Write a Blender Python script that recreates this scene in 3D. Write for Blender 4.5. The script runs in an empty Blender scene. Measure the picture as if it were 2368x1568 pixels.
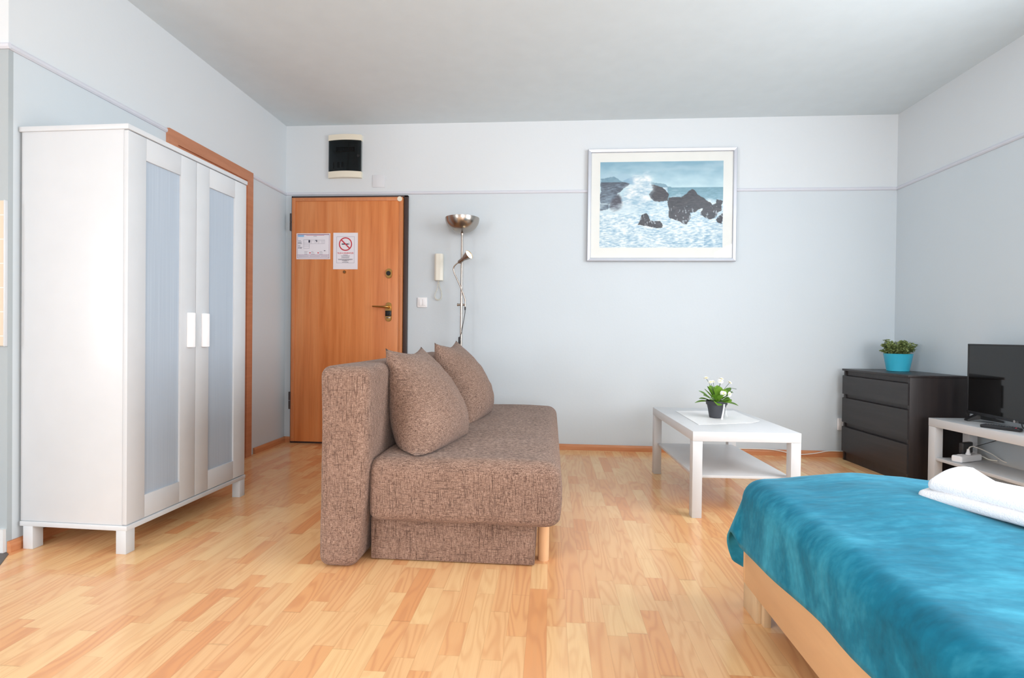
import bpy, bmesh, math, random
from mathutils import Vector, Matrix, noise
random.seed(7)
R = math.radians
sc = bpy.context.scene
COL = sc.collection

# ------------------------------------------------------------ camera, world, light, exposure
F_PX, PITCH, YAW, ROLL, CAM_H = 1192.23, -0.0082, -0.0740, 0.0113, 0.9402
cy, sy, cp, sp, cr, sr = math.cos(YAW), math.sin(YAW), math.cos(PITCH), math.sin(PITCH), math.cos(ROLL), math.sin(ROLL)
fwd = Vector((sy*cp, cy*cp, sp)); up0 = Vector((-sy*sp, -cy*sp, cp)); rt0 = Vector((cy, -sy, 0))
rt = rt0*cr + up0*sr; up = up0*cr - rt0*sr
cam_d = bpy.data.cameras.new('camera'); cam = bpy.data.objects.new('camera', cam_d); COL.objects.link(cam)
M = Matrix((rt, up, -fwd)).transposed().to_4x4(); M.translation = Vector((0, 0, CAM_H))
cam.matrix_world = M
cam_d.sensor_fit = 'HORIZONTAL'; cam_d.sensor_width = 36; cam_d.lens = F_PX/2368*36; cam_d.clip_start = .02
sc.camera = cam
sc.view_settings.view_transform = 'Standard'; sc.view_settings.look = 'None'
sc.view_settings.exposure = 0.0; sc.view_settings.gamma = 1; sc.view_settings.use_curve_mapping = False
w = bpy.data.worlds.new('world'); sc.world = w; w.use_nodes = True
w.node_tree.nodes['Background'].inputs[0].default_value = (.75, .87, 1, 1)
w.node_tree.nodes['Background'].inputs[1].default_value = 1.2

def area(name, loc, rot, sx, sy_, power, col=(1, 1, 1)):
    l = bpy.data.lights.new(name, 'AREA'); l.shape = 'RECTANGLE'; l.size = sx; l.size_y = sy_; l.energy = power; l.color = col
    o = bpy.data.objects.new(name, l); o.location = loc; o.rotation_euler = rot; COL.objects.link(o); return o
# daylight through the wide window in the wall behind the camera
area('window_daylight', (1.36, -5.87, 1.5), (R(90), 0, 0), 2.4, 1.75, 166, (.985, .985, 1))
# added fill light at an invented side window, right wall beside the camera
area('side_fill_light', (2.62, 1.1, 1.5), (R(90), 0, R(90)), 2.3, 1.6, 89, (.975, .985, 1))
# added fill light for the right wall, far left behind the camera
area('kitchen_fill_light', (-3.75, -1.9, 1.35), (R(90), 0, R(-90)), 2.0, 1.9, 138, (.98, .985, 1))

# ------------------------------------------------------------ material helpers
def lin(c):
    return tuple((v/12.92 if v <= .04045 else ((v+.055)/1.055)**2.4) for v in (x/255 for x in c))
MATS = {}
def principled(name, rgb, rough=.5, metal=0., spec=.5, srgb=True):
    m = bpy.data.materials.new(name); m.use_nodes = True
    b = m.node_tree.nodes['Principled BSDF']
    c = lin(rgb) if srgb else rgb
    b.inputs['Base Color'].default_value = (*c, 1); b.inputs['Roughness'].default_value = rough
    b.inputs['Metallic'].default_value = metal; b.inputs['Specular IOR Level'].default_value = spec
    return m, m.node_tree, b
class G:
    """tiny node-graph helper"""
    def __init__(s, nt): s.nt = nt
    def n(s, t, **k):
        x = s.nt.nodes.new(t)
        for a, v in k.items(): setattr(x, a, v)
        return x
    def l(s, a, b): s.nt.links.new(a, b)
    def math(s, op, a, b=None, c=None):
        x = s.n('ShaderNodeMath', operation=op)
        for i, v in enumerate((a, b, c)):
            if v is None: continue
            if isinstance(v, (int, float)): x.inputs[i].default_value = v
            else: s.l(v, x.inputs[i])
        return x.outputs[0]
    def coord(s, scale=(1, 1, 1), out='Object'):
        t = s.n('ShaderNodeTexCoord'); m = s.n('ShaderNodeMapping'); m.inputs['Scale'].default_value = scale
        s.l(t.outputs[out], m.inputs['Vector']); return m.outputs[0]
    def noise(s, vec, scale=5, detail=3, rough=.5, dist=0.):
        x = s.n('ShaderNodeTexNoise'); x.inputs['Scale'].default_value = scale; x.inputs['Detail'].default_value = detail
        x.inputs['Roughness'].default_value = rough; x.inputs['Distortion'].default_value = dist
        if vec is not None: s.l(vec, x.inputs['Vector'])
        return x.outputs['Fac']
    def ramp(s, fac, stops):
        r = s.n('ShaderNodeValToRGB'); e = r.color_ramp.elements
        while len(e) < len(stops): e.new(.5)
        for i, (p, c) in enumerate(stops):
            e[i].position = p; e[i].color = (*c, 1) if len(c) == 3 else c
        s.l(fac, r.inputs[0]); return r.outputs[0]
    def mix(s, fac, a, b, mode='MIX'):
        x = s.n('ShaderNodeMix', data_type='RGBA', blend_type=mode)
        for i, v in ((0, fac), (6, a), (7, b)):
            if isinstance(v, (int, float)): x.inputs[i].default_value = v
            elif isinstance(v, tuple): x.inputs[i].default_value = (*v, 1)
            else: s.l(v, x.inputs[i])
        return x.outputs[2]
    def bump(s, h, strength, dist, bsdf):
        x = s.n('ShaderNodeBump'); x.inputs['Strength'].default_value = strength; x.inputs['Distance'].default_value = dist
        s.l(h, x.inputs['Height']); s.l(x.outputs[0], bsdf.inputs['Normal'])
def plain(name, rgb, rough=.5, metal=0., spec=.5, bumpy=None):
    m, nt, b = principled(name, rgb, rough, metal, spec)
    g = G(nt); c = lin(rgb)
    f = g.noise(g.coord(), 9, 2)
    g.l(g.mix(f, tuple(x*.96 for x in c), tuple(min(1, x*1.03) for x in c)), b.inputs['Base Color'])
    if bumpy: g.bump(g.noise(g.coord(), bumpy[0], 3), bumpy[1], bumpy[2], b)
    MATS[name] = m; return m

WHITE = plain('white_lacquer', (211, 215, 219), .32, spec=.45)
WHITE_SATIN = plain('white_satin_foil', (215, 216, 218), .38)
PAINT_W = plain('white_paint', (236, 238, 243), .7, spec=.25, bumpy=(60, .12, .004))
PAINT_C = plain('ceiling_paint', (224, 235, 240), .85, spec=.15, bumpy=(40, .12, .004))
PAINT_K = plain('white_tile_paint', (225, 226, 226), .5)
PLASTIC_W = plain('white_plastic', (246, 246, 248), .3)
PLASTIC_CREAM = plain('cream_plastic', (236, 230, 212), .35)
PLASTIC_IVORY = plain('ivory_plastic', (242, 240, 228), .28)
BLACK = plain('black_plastic', (26, 26, 28), .35)
BLACK_SATIN = plain('black_satin', (40, 40, 43), .45)
FRAME_DARK = plain('dark_brown_metal', (62, 48, 46), .5)
BRASS = plain('antique_brass', (190, 152, 92), .28, metal=1)
BRASS_DULL = plain('dull_brass', (205, 170, 110), .4, metal=1)
STEEL = plain('brushed_steel', (176, 168, 160), .26, metal=1)
CHROME = plain('polished_chrome', (176, 172, 170), .24, metal=1)
SILVER = plain('silver_frame', (202, 206, 215), .38, metal=.55)
MATBOARD = plain('cream_matboard', (249, 247, 243), .8)
PAPER = plain('white_paper', (238, 236, 244), .55)
PAINT_PLATE = plain('overpainted_plate', (221, 224, 229), .5)
RUBBER = plain('grey_rubber', (70, 72, 76), .6)
KEYS = plain('remote_keys', (62, 64, 68), .5)
RED = plain('red_print', (205, 62, 78), .6)
PURPLE = plain('mauve_print', (160, 112, 140), .6)
NAVY = plain('navy_print', (40, 44, 72), .6)
GREYPRINT = plain('grey_print', (150, 152, 168), .6)
BLUEPRINT = plain('light_blue_print', (150, 200, 240), .6)
TURQ = plain('turquoise_glaze', (64, 186, 215), .35)
POT_DARK = plain('anthracite_plastic', (62, 64, 70), .5)
SOIL = plain('dark_soil', (52, 44, 36), .9, bumpy=(120, .8, .01))
PETAL = plain('white_petal', (250, 248, 238), .7)
YOLK = plain('yellow_flower_centre', (232, 216, 130), .8)
STEM = plain('dark_stem', (64, 92, 70), .6)
TOWEL = plain('white_terry', (240, 241, 245), .95, spec=.1, bumpy=(260, .6, .004))
MATTRESS = plain('mattress_ticking', (232, 230, 226), .9)
RUNNER = plain('pale_runner', (247, 246, 246), .45)
CABLE_W = plain('white_cable', (236, 232, 226), .45)
RAIL = plain('grey_rail_paint', (214, 217, 226), .5)
DARKTILE = plain('dark_floor_tile', (92, 88, 86), .5)
BEAD = plain('corner_bead_paint', (225, 233, 238), .6)

def mk_wall(name, ylo, yhi):
    # lower part light blue grey, upper part white, parted at the rail
    m, nt, b = principled(name, (212, 221, 229), .62, spec=.3)
    g = G(nt); f = g.noise(g.coord(), 2.2, 3)
    lo = g.mix(f, lin(ylo), lin(yhi))
    geo = g.n('ShaderNodeNewGeometry'); sep = g.n('ShaderNodeSeparateXYZ'); g.l(geo.outputs['Position'], sep.inputs[0])
    k = g.math('GREATER_THAN', sep.outputs[2], 2.122)
    g.l(g.mix(k, lo, lin((220, 226, 230))), b.inputs['Base Color'])
    g.bump(g.noise(g.coord(), 55, 4), .12, .004, b)
    return m
WALL = mk_wall('blue_grey_wall_paint', (207, 216, 222), (211, 220, 226))
WALL_K_SHADED = mk_wall('shaded_kitchen_wall_paint', (172, 181, 185), (176, 185, 189))  # wall paint copy with shade mixed into its colour, tempers the window light
WALL_S = mk_wall('blue_grey_side_wall_paint', (207, 217, 223), (212, 221, 227))

def wood(name, cols, scale=(22, 22, 1.2), rough=.35, lines=.35, spec=.5, seed=0.):
    m, nt, b = principled(name, cols[0], rough, spec=spec); g = G(nt)
    v = g.coord(scale)
    a = g.noise(v, 1.0, 4, .55, .4)
    c1 = g.ramp(a, [(.25, lin(cols[0])), (.5, lin(cols[1])), (.75, lin(cols[2]))])
    fine = g.noise(g.coord(tuple(s*7 for s in scale)), 1.0, 2)
    c2 = g.mix(g.math('MULTIPLY', g.math('SUBTRACT', fine, .42), lines), c1, lin(tuple(c*.72 for c in cols[0])))
    g.l(c2, b.inputs['Base Color']); g.bump(fine, .05, .002, b)
    return m
DOORWOOD = wood('orange_beech_veneer', ((200, 112, 56), (221, 138, 80), (232, 158, 102)), (15, 15, .7), .35)
DOOREDGE = wood('orange_beech_edging', ((198, 122, 74), (208, 132, 84), (214, 140, 92)), (14, 14, 1.5), .35)
BASEWOOD = wood('beech_skirting', ((196, 124, 80), (208, 138, 92), (216, 150, 104)), (4, 4, 60), .4)
FRAMEWOOD = wood('brown_beech_casing', ((186, 122, 88), (194, 130, 96), (202, 138, 104)), (4, 3, 30), .4)
BIRCH = wood('pale_birch_foil', ((226, 178, 130), (232, 186, 138), (238, 194, 146)), (30, 2, 9), .38, .15)
BIRCH_LEG = wood('birch_block', ((206, 176, 138), (214, 184, 146), (220, 192, 154)), (20, 20, 3), .5, .3)
LEGWOOD = wood('pale_turned_wood', ((226, 178, 134), (232, 186, 142), (238, 196, 152)), (20, 20, 3), .4, .2)
ESPRESSO = wood('black_brown_veneer', ((36, 31, 32), (42, 36, 36), (50, 42, 41)), (26, 26, 2), .36, .4)
ESPRESSO_F = wood('black_brown_drawer_veneer', ((40, 37, 38), (45, 42, 43), (52, 48, 49)), (26, 2, 26), .34, .4)

def mk_floor():
    m, nt, b = principled('beech_strip_laminate', (232, 186, 134), .22); g = G(nt)
    t = g.n('ShaderNodeTexCoord'); s = g.n('ShaderNodeSeparateXYZ'); g.l(t.outputs['Object'], s.inputs[0])
    X, Y = s.outputs[0], s.outputs[1]
    rowf = g.math('MULTIPLY', X, 1/.0635); row = g.math('FLOOR', rowf)
    wn = g.n('ShaderNodeTexWhiteNoise', noise_dimensions='1D'); g.l(row, wn.inputs['W']); rr = wn.outputs['Value']
    ln = g.math('ADD', g.math('MULTIPLY', rr, 1.3), 2.5)               # staves per metre in this row
    yy = g.math('ADD', g.math('MULTIPLY', Y, ln), g.math('MULTIPLY', rr, 37.3))
    yy = g.math('ADD', yy, g.math('MULTIPLY', g.math('SINE', g.math('ADD', g.math('MULTIPLY', yy, 2.3), g.math('MULTIPLY', row, 1.7))), .36))
    idx = g.math('FLOOR', yy)
    cmb = g.n('ShaderNodeCombineXYZ'); g.l(row, cmb.inputs[0]); g.l(idx, cmb.inputs[1])
    w2 = g.n('ShaderNodeTexWhiteNoise', noise_dimensions='2D'); g.l(cmb.outputs[0], w2.inputs['Vector']); rs = w2.outputs['Value']
    # grain field, shifted per stave
    c2 = g.n('ShaderNodeCombineXYZ'); g.l(g.math('MULTIPLY', X, 13.), c2.inputs[0]); g.l(g.math('MULTIPLY', Y, 1.6), c2.inputs[1]); g.l(g.math('MULTIPLY', rs, 90.), c2.inputs[2])
    field = g.noise(c2.outputs[0], 1.0, 1.5, .4, .25)
    band = g.math('SINE', g.math('MULTIPLY', field, 62.))
    band = g.math('POWER', g.math('ADD', g.math('MULTIPLY', band, .5), .5), 2.2)
    c3 = g.n('ShaderNodeCombineXYZ'); g.l(g.math('MULTIPLY', X, 260.), c3.inputs[0]); g.l(g.math('MULTIPLY', Y, 7.), c3.inputs[1]); g.l(g.math('MULTIPLY', rs, 50.), c3.inputs[2])
    fine = g.noise(c3.outputs[0], 1.0, 3)
    base = g.ramp(rs, [(0, lin((250, 208, 152))), (.35, lin((246, 198, 144))), (.7, lin((242, 186, 132))), (.9, lin((240, 177, 122))), (1, lin((233, 162, 108)))])
    strength = g.math('MULTIPLY', band, g.math('ADD', g.math('MULTIPLY', rs, .45), .20))
    col = g.mix(strength, base, lin((220, 152, 104)))
    col = g.mix(g.math('MULTIPLY', g.math('SUBTRACT', fine, .35), .5), col, lin((222, 170, 122)))
    # faint joints
    fx = g.math('FRACT', rowf); ex = g.math('LESS_THAN', g.math('MINIMUM', fx, g.math('SUBTRACT', 1., fx)), .012)
    fy = g.math('FRACT', yy); ey = g.math('LESS_THAN', g.math('MINIMUM', fy, g.math('SUBTRACT', 1., fy)), .004)
    j = g.math('MULTIPLY', g.math('MAXIMUM', ex, ey), .22)
    col = g.mix(j, col, lin((170, 118, 78)))
    g.l(col, b.inputs['Base Color'])
    g.l(g.math('ADD', g.math('MULTIPLY', fine, .08), .17), b.inputs['Roughness'])
    return m
FLOOR = mk_floor()

def mk_tweed():
    m, nt, b = principled('brown_tweed', (140, 112, 98), .9, spec=.12); g = G(nt)
    h = g.noise(g.coord((70, 70, 620)), 1, 2); v = g.noise(g.coord((560, 560, 60)), 1, 2)
    f = g.noise(g.coord((520, 520, 520)), 1, 2); big = g.noise(g.coord((6, 6, 6)), 1, 2)
    s = g.math('ADD', g.math('MULTIPLY', h, .34), g.math('ADD', g.math('MULTIPLY', v, .34), g.math('MULTIPLY', f, .38)))
    s = g.math('ADD', s, g.math('MULTIPLY', g.math('SUBTRACT', big, .5), .06))
    col = g.ramp(s, [(.36, lin((58, 43, 38))), (.46, lin((114, 89, 77))), (.54, lin((148, 120, 105))), (.68, lin((192, 163, 146)))])
    th = g.noise(g.coord((16, 420, 420)), 1, 1); tv_ = g.noise(g.coord((360, 360, 14)), 1, 1)
    ln = g.math('MAXIMUM', g.math('MULTIPLY', g.math('SUBTRACT', th, .60), 7), g.math('MULTIPLY', g.math('SUBTRACT', tv_, .60), 7))
    ln = g.math('MINIMUM', g.math('MAXIMUM', ln, 0), .62)
    col = g.mix(ln, col, lin((62, 46, 40)))
    g.l(col, b.inputs['Base Color']); g.bump(s, .7, .004, b)
    b.inputs['Sheen Weight'].default_value = .12
    return m
TWEED = mk_tweed()
def mk_velvet():
    m, nt, b = principled('teal_velvet', (24, 124, 150), .72, spec=.2); g = G(nt)
    a = g.noise(g.coord((2.2, 5.5, 4)), 1, 5, .62, .6); c = g.noise(g.coord((26, 60, 40)), 1, 3)
    s = g.math('ADD', g.math('MULTIPLY', a, .8), g.math('MULTIPLY', c, .2))
    g.l(g.ramp(s, [(.26, lin((3, 74, 97))), (.5, lin((15, 118, 148))), (.74, lin((66, 168, 197)))]), b.inputs['Base Color'])
    b.inputs['Sheen Weight'].default_value = .22; b.inputs['Sheen Roughness'].default_value = .4
    b.inputs['Sheen Tint'].default_value = (.45, .85, 1, 1)
    g.bump(g.noise(g.coord((9, 22, 14)), 1, 3), .3, .012, b)
    return m
VELVET = mk_velvet()
def mk_frost():
    m, nt, b = principled('frosted_grey_panel', (178, 192, 206), .34, spec=.45); g = G(nt)
    f = g.noise(g.coord((1, 260, 1.5)), 1, 2)
    g.l(g.mix(f, lin((166, 180, 196)), lin((192, 204, 216))), b.inputs['Base Color'])
    return m
FROST = mk_frost()
def mk_glass(name, tint, fac, rough=.02):
    m = bpy.data.materials.new(name); m.use_nodes = True; nt = m.node_tree; g = G(nt)
    nt.nodes.remove(nt.nodes['Principled BSDF'])
    tr = g.n('ShaderNodeBsdfTransparent'); tr.inputs[0].default_value = (*tint, 1)
    gl = g.n('ShaderNodeBsdfGlossy'); gl.inputs['Roughness'].default_value = rough
    mx = g.n('ShaderNodeMixShader'); mx.inputs[0].default_value = fac
    g.l(tr.outputs[0], mx.inputs[1]); g.l(gl.outputs[0], mx.inputs[2]); g.l(mx.outputs[0], nt.nodes['Material Output'].inputs[0])
    return m
PANE = mk_glass('clear_picture_glass', (.97, .98, .98), .035)
SMOKED = mk_glass('smoked_cover', (.13, .16, .175), .05, .1)
SCREEN, _, _b = principled('black_glossy_screen', (7, 7, 8), .06, spec=.55)
BOXGREY = plain('dark_grey_switchgear', (150, 155, 156), .5)
def mk_leaf(name, c0, c1):
    m, nt, b = principled(name, c0, .45, spec=.35); g = G(nt)
    g.l(g.mix(g.noise(g.coord(), 26, 2), lin(c0), lin(c1)), b.inputs['Base Color'])
    return m
LEAF = mk_leaf('fresh_green_leaf', (66, 118, 36), (148, 190, 70))
LEAF2 = mk_leaf('olive_green_leaf', (78, 96, 60), (172, 186, 118))
def emit(name, col, s):
    m = bpy.data.materials.new(name); m.use_nodes = True; nt = m.node_tree
    b = nt.nodes['Principled BSDF']; b.inputs['Emission Color'].default_value = (*col, 1); b.inputs['Emission Strength'].default_value = s
    return m
BULB = emit('warm_bulb', (1, .80, .50), 9)
def mk_tile():
    m, nt, b = principled('beige_wall_tile', (226, 198, 166), .25); g = G(nt)
    t = g.n('ShaderNodeTexCoord'); s = g.n('ShaderNodeSeparateXYZ'); g.l(t.outputs['Object'], s.inputs[0])
    fx = g.math('FRACT', g.math('MULTIPLY', g.math('ADD', s.outputs[0], 4.), 10.)); fz = g.math('FRACT', g.math('MULTIPLY', s.outputs[2], 9.9))
    e = g.math('LESS_THAN', g.math('MINIMUM', fx, fz), .04)
    g.l(g.mix(e, lin((226, 208, 186)), lin((236, 232, 226))), b.inputs['Base Color'])
    return m
TILE = mk_tile()

# ------------------------------------------------------------ geometry helpers
def box(bm, x0, x1, y0, y1, z0, z1, bev=0., seg=2, mat=None):
    M_ = Matrix.Translation(((x0+x1)/2, (y0+y1)/2, (z0+z1)/2)) @ Matrix.Diagonal((abs(x1-x0), abs(y1-y0), abs(z1-z0), 1))
    if mat is not None: M_ = mat @ M_
    r = bmesh.ops.create_cube(bm, size=1, matrix=M_)
    if bev > 0:
        es = list({e for v in r['verts'] for e in v.link_edges})
        bmesh.ops.bevel(bm, geom=es, offset=bev, segments=seg, profile=.5, affect='EDGES')
def cyl(bm, p0, p1, r0, r1=None, seg=24, caps=True):
    p0 = Vector(p0); p1 = Vector(p1); r1 = r0 if r1 is None else r1
    d = p1-p0; q = d.to_track_quat('Z', 'Y').to_matrix().to_4x4()
    bmesh.ops.create_cone(bm, cap_ends=caps, segments=seg, radius1=r0, radius2=r1, depth=d.length,
                          matrix=Matrix.Translation((p0+p1)/2) @ q)
def lathe(bm, prof, seg=40, mat=Matrix()):
    rings = []
    for r, z in prof:
        if r < 1e-6: rings.append([bm.verts.new(mat @ Vector((0, 0, z)))])
        else: rings.append([bm.verts.new(mat @ Vector((r*math.cos(a), r*math.sin(a), z))) for a in (2*math.pi*i/seg for i in range(seg))])
    for A, B in zip(rings, rings[1:]):
        for i in range(seg):
            j = (i+1) % seg
            if len(A) == 1 and len(B) == 1: continue
            if len(A) == 1: bm.faces.new((A[0], B[i], B[j]))
            elif len(B) == 1: bm.faces.new((A[i], A[j], B[0]))
            else: bm.faces.new((A[i], A[j], B[j], B[i]))
def spline(pts, n=10):
    pts = [Vector(p) for p in pts]; out = []
    P_ = [pts[0]*2-pts[1]] + pts + [pts[-1]*2-pts[-2]]
    for i in range(1, len(P_)-2):
        a, b, c, d = P_[i-1:i+3]
        for k in range(n):
            t = k/n
            out.append(.5*((2*b)+(c-a)*t+(2*a-5*b+4*c-d)*t*t+(3*b-a-3*c+d)*t**3))
    out.append(pts[-1]); return out
def tube(bm, pts, r, seg=10, caps=True):
    pts = [Vector(p) for p in pts]; rings = []; nrm = None
    for i, p in enumerate(pts):
        t = (pts[min(i+1, len(pts)-1)]-pts[max(i-1, 0)]).normalized()
        if nrm is None:
            nrm = t.cross(Vector((0, 0, 1))); nrm = t.cross(Vector((1, 0, 0))) if nrm.length < .1 else nrm
        nrm = (nrm-t*nrm.dot(t)).normalized(); bn = t.cross(nrm)
        rr = r[i] if isinstance(r, (list, tuple)) else r
        rings.append([bm.verts.new(p+(nrm*math.cos(a)+bn*math.sin(a))*rr) for a in (2*math.pi*k/seg for k in range(seg))])
    for A, B in zip(rings, rings[1:]):
        for i in range(seg): bm.faces.new((A[i], A[(i+1) % seg], B[(i+1) % seg], B[i]))
    if caps: bm.faces.new(rings[0][::-1]); bm.faces.new(rings[-1])
def prism(bm, poly, axis, a, b):
    """extrude a 2D polygon along an axis ('x','y','z') from a to b"""
    def mk(p, t): return {'x': (t, p[0], p[1]), 'y': (p[0], t, p[1]), 'z': (p[0], p[1], t)}[axis]
    A = [bm.verts.new(mk(p, a)) for p in poly]; B = [bm.verts.new(mk(p, b)) for p in poly]; n = len(poly)
    bm.faces.new(A[::-1]); bm.faces.new(B)
    for i in range(n): bm.faces.new((A[i], A[(i+1) % n], B[(i+1) % n], B[i]))
def softbox(bm, x0, x1, y0, y1, z0, z1, r, n=(20, 20, 10), fn=None):
    """box with rounded edges on a dense grid; fn(Vector)->Vector shapes it further"""
    def ax(a, b, k):
        # finer samples near the two ends
        c = [a+(b-a)*i/k for i in range(k+1)]
        ex = [a+r*t for t in (.08, .22, .42, .7, 1)] + [b-r*t for t in (.08, .22, .42, .7, 1)]
        c = [v for v in c if v <= a+1e-6 or v >= b-1e-6 or (v > a+r*1.1 and v < b-r*1.1)]
        return sorted(c+ex)
    X, Y, Z = ax(x0, x1, n[0]), ax(y0, y1, n[1]), ax(z0, z1, n[2])
    cache = {}
    def vt(x, y, z):
        key = (round(x, 5), round(y, 5), round(z, 5))
        if key not in cache:
            p = Vector((x, y, z)); c = Vector((min(max(x, x0+r), x1-r), min(max(y, y0+r), y1-r), min(max(z, z0+r), z1-r)))
            d = p-c
            if d.length > 1e-9: p = c+d.normalized()*r
            if fn: p = fn(p)
            cache[key] = bm.verts.new(p)
        return cache[key]
    def face(f): 
        try: bm.faces.new(f)
        except ValueError: pass
    for A, B, mk in ((X, Y, lambda a, b: [(a, b, z0), (a, b, z1)]), (X, Z, lambda a, b: [(a, y0, b), (a, y1, b)]), (Y, Z, lambda a, b: [(x0, a, b), (x1, a, b)])):
        for i in range(len(A)-1):
            for j in range(len(B)-1):
                q = [mk(A[i], B[j]), mk(A[i+1], B[j]), mk(A[i+1], B[j+1]), mk(A[i], B[j+1])]
                for s in (0, 1): face([vt(*p[s]) for p in q])
def obj(name, bm, mat, parent=None, smooth=None, label=None):
    bmesh.ops.recalc_face_normals(bm, faces=bm.faces[:])
    me = bpy.data.meshes.new(name); bm.to_mesh(me); bm.free()
    o = bpy.data.objects.new(name, me); COL.objects.link(o)
    for m in (mat if isinstance(mat, list) else [mat]): me.materials.append(m)
    if smooth is not None:
        me.polygons.foreach_set('use_smooth', [True]*len(me.polygons))
        if smooth < 179:
            bm2 = bmesh.new(); bm2.from_mesh(me)
            for e in bm2.edges:
                if len(e.link_faces) == 2 and e.calc_face_angle(0) > R(smooth): e.smooth = False
            bm2.to_mesh(me); bm2.free()
    if parent: o.parent = parent
    if label: o['label'] = label
    return o
def bxo(name, b, mat, parent=None, bev=0., label=None, seg=2):
    bm = bmesh.new(); box(bm, *b, bev=bev, seg=seg); return obj(name, bm, mat, parent, 30 if bev else None, label)
def tag(o, label, cat, group=None):
    o['label'] = label; o['category'] = cat
    if group: o['group'] = group
    return o
def thing(name, label, cat, loc=(0, 0, 0), rz=0., group=None):
    o = bpy.data.objects.new(name, None); o.empty_display_size = .1; COL.objects.link(o)
    o.location = loc; o.rotation_euler = (0, 0, rz); return tag(o, label, cat, group)
def struct(o, label=None, cat=None):
    o['kind'] = 'structure'
    if label: o['label'] = label
    if cat: o['category'] = cat
    return o
def text(name, body, size, mat, parent, loc, rot=(R(90), 0, 0), width=None, bold=0.):
    c = bpy.data.curves.new(name, 'FONT'); c.body = body; c.size = size; c.align_x = 'CENTER'; c.align_y = 'CENTER'; c.offset = bold; c.extrude = .0001
    t = bpy.data.objects.new(name, c); COL.objects.link(t)
    dg = bpy.context.evaluated_depsgraph_get(); dg.update()
    me = bpy.data.meshes.new_from_object(t.evaluated_get(dg)); bpy.data.objects.remove(t); bpy.data.curves.remove(c)
    o = bpy.data.objects.new(name, me); COL.objects.link(o); me.materials.clear(); me.materials.append(mat)
    if width:
        w_ = max(v.co.x for v in me.vertices)-min(v.co.x for v in me.vertices)
        for v in me.vertices: v.co.x *= width/w_
    o.parent = parent; o.location = loc; o.rotation_euler = rot; return o
def wob(p, s, a, seed=0.):
    return noise.noise(Vector((p[0]*s+seed, p[1]*s+seed*1.7, p[2]*s-seed)))*a

# ============================================================ THE ROOM
XL, XR, YB, YF, HC, RZ = -2.27, 2.70, 4.267, -6.0, 2.702, 2.122
XK, YK = -3.85, 2.0            # kitchen recess: far left wall, and the wall facing the camera
T = .12
bm = bmesh.new(); box(bm, XK-T, XR+T, YF-T, YB+T, -.1, 0)
struct(obj('floor', bm, FLOOR), 'beech strip laminate floor', 'floor')
bm = bmesh.new(); box(bm, XK-T, XR+T, YF-T, YB+T, HC, HC+.1)
struct(obj('ceiling', bm, PAINT_C), 'plain grey white ceiling', 'ceiling')
struct(bxo('wall_back', (XL-T, XR+T, YB, YB+T, 0, HC), WALL), 'blue grey back wall with white band on top', 'wall')
bm = bmesh.new(); SY0, SY1 = -.1, 2.3
box(bm, XR, XR+T, YF-T, SY0, 0, HC); box(bm, XR, XR+T, SY1, YB, 0, HC); box(bm, XR, XR+T, SY0, SY1, 0, .6); box(bm, XR, XR+T, SY0, SY1, 2.4, HC)
struct(obj('wall_right', bm, WALL_S), 'blue grey right wall with white band on top', 'wall')
struct(bxo('wall_left', (XL-T, XL, YK+.02, YB, 0, HC), WALL_S), 'blue grey left wall behind the wardrobe', 'wall')
struct(bxo('wall_kitchen', (XK, XL, YK, YK+.02, 0, HC), WALL_K_SHADED), 'narrow strip of kitchen wall at left edge', 'wall')
bm = bmesh.new(); KY0, KY1 = -3.1, -.7
box(bm, XK-T, XK, YF-T, KY0, 0, HC); box(bm, XK-T, XK, KY1, YK+.1, 0, HC); box(bm, XK-T, XK, KY0, KY1, 0, .4); box(bm, XK-T, XK, KY0, KY1, 2.3, HC)
struct(obj('wall_kitchen_left', bm, PAINT_W), 'white wall of kitchen recess', 'wall')
win = struct(thing('added_window_3', 'unseen white window added in the kitchen recess', 'window', (XK, 0, 0)))  # added out of view to go with the kitchen-side fill light
bm = bmesh.new()
for y in (KY0, (KY0+KY1)/2-.04, KY1-.08): box(bm, -.09, -.03, y, y+.08, .4, 2.3, .004)
for z in (.4, 2.22): box(bm, -.085, -.035, KY0, KY1, z, z+.08, .004)
obj('window_frame', bm, WHITE, win)
# wall behind the camera, with the window opening
WX0, WX1, WZ0, WZ1 = .1, 2.62, .55, 2.45
bm = bmesh.new()
box(bm, XK-T, WX0, YF-T, YF, 0, HC); box(bm, WX1, XR+T, YF-T, YF, 0, HC)
box(bm, WX0, WX1, YF-T, YF, 0, WZ0); box(bm, WX0, WX1, YF-T, YF, WZ1, HC)
struct(obj('wall_front', bm, PAINT_W), 'white wall behind the camera', 'wall')
win = struct(thing('window_1', 'white window behind the camera', 'window', (0, YF, 0)))
bm = bmesh.new()
for x in (WX0, (WX0+WX1)/2-.04, WX1-.08): box(bm, x, x+.08, -.09, -.03, WZ0, WZ1, .004)
for z in (WZ0, WZ1-.08): box(bm, WX0, WX1, -.085, -.035, z, z+.08, .004)
obj('window_frame', bm, WHITE, win)

win = struct(thing('added_window_2', 'unseen white window added in the right wall beside the camera', 'window', (XR, 0, 0)))  # added out of view, frames the fill light that brightens the left wall
bm = bmesh.new()
for y in (SY0, (SY0+SY1)/2-.04, SY1-.08): box(bm, .03, .09, y, y+.08, .6, 2.4, .004)
for z in (.6, 2.32): box(bm, .035, .085, SY0, SY1, z, z+.08, .004)
obj('window_frame', bm, WHITE, win)

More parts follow.
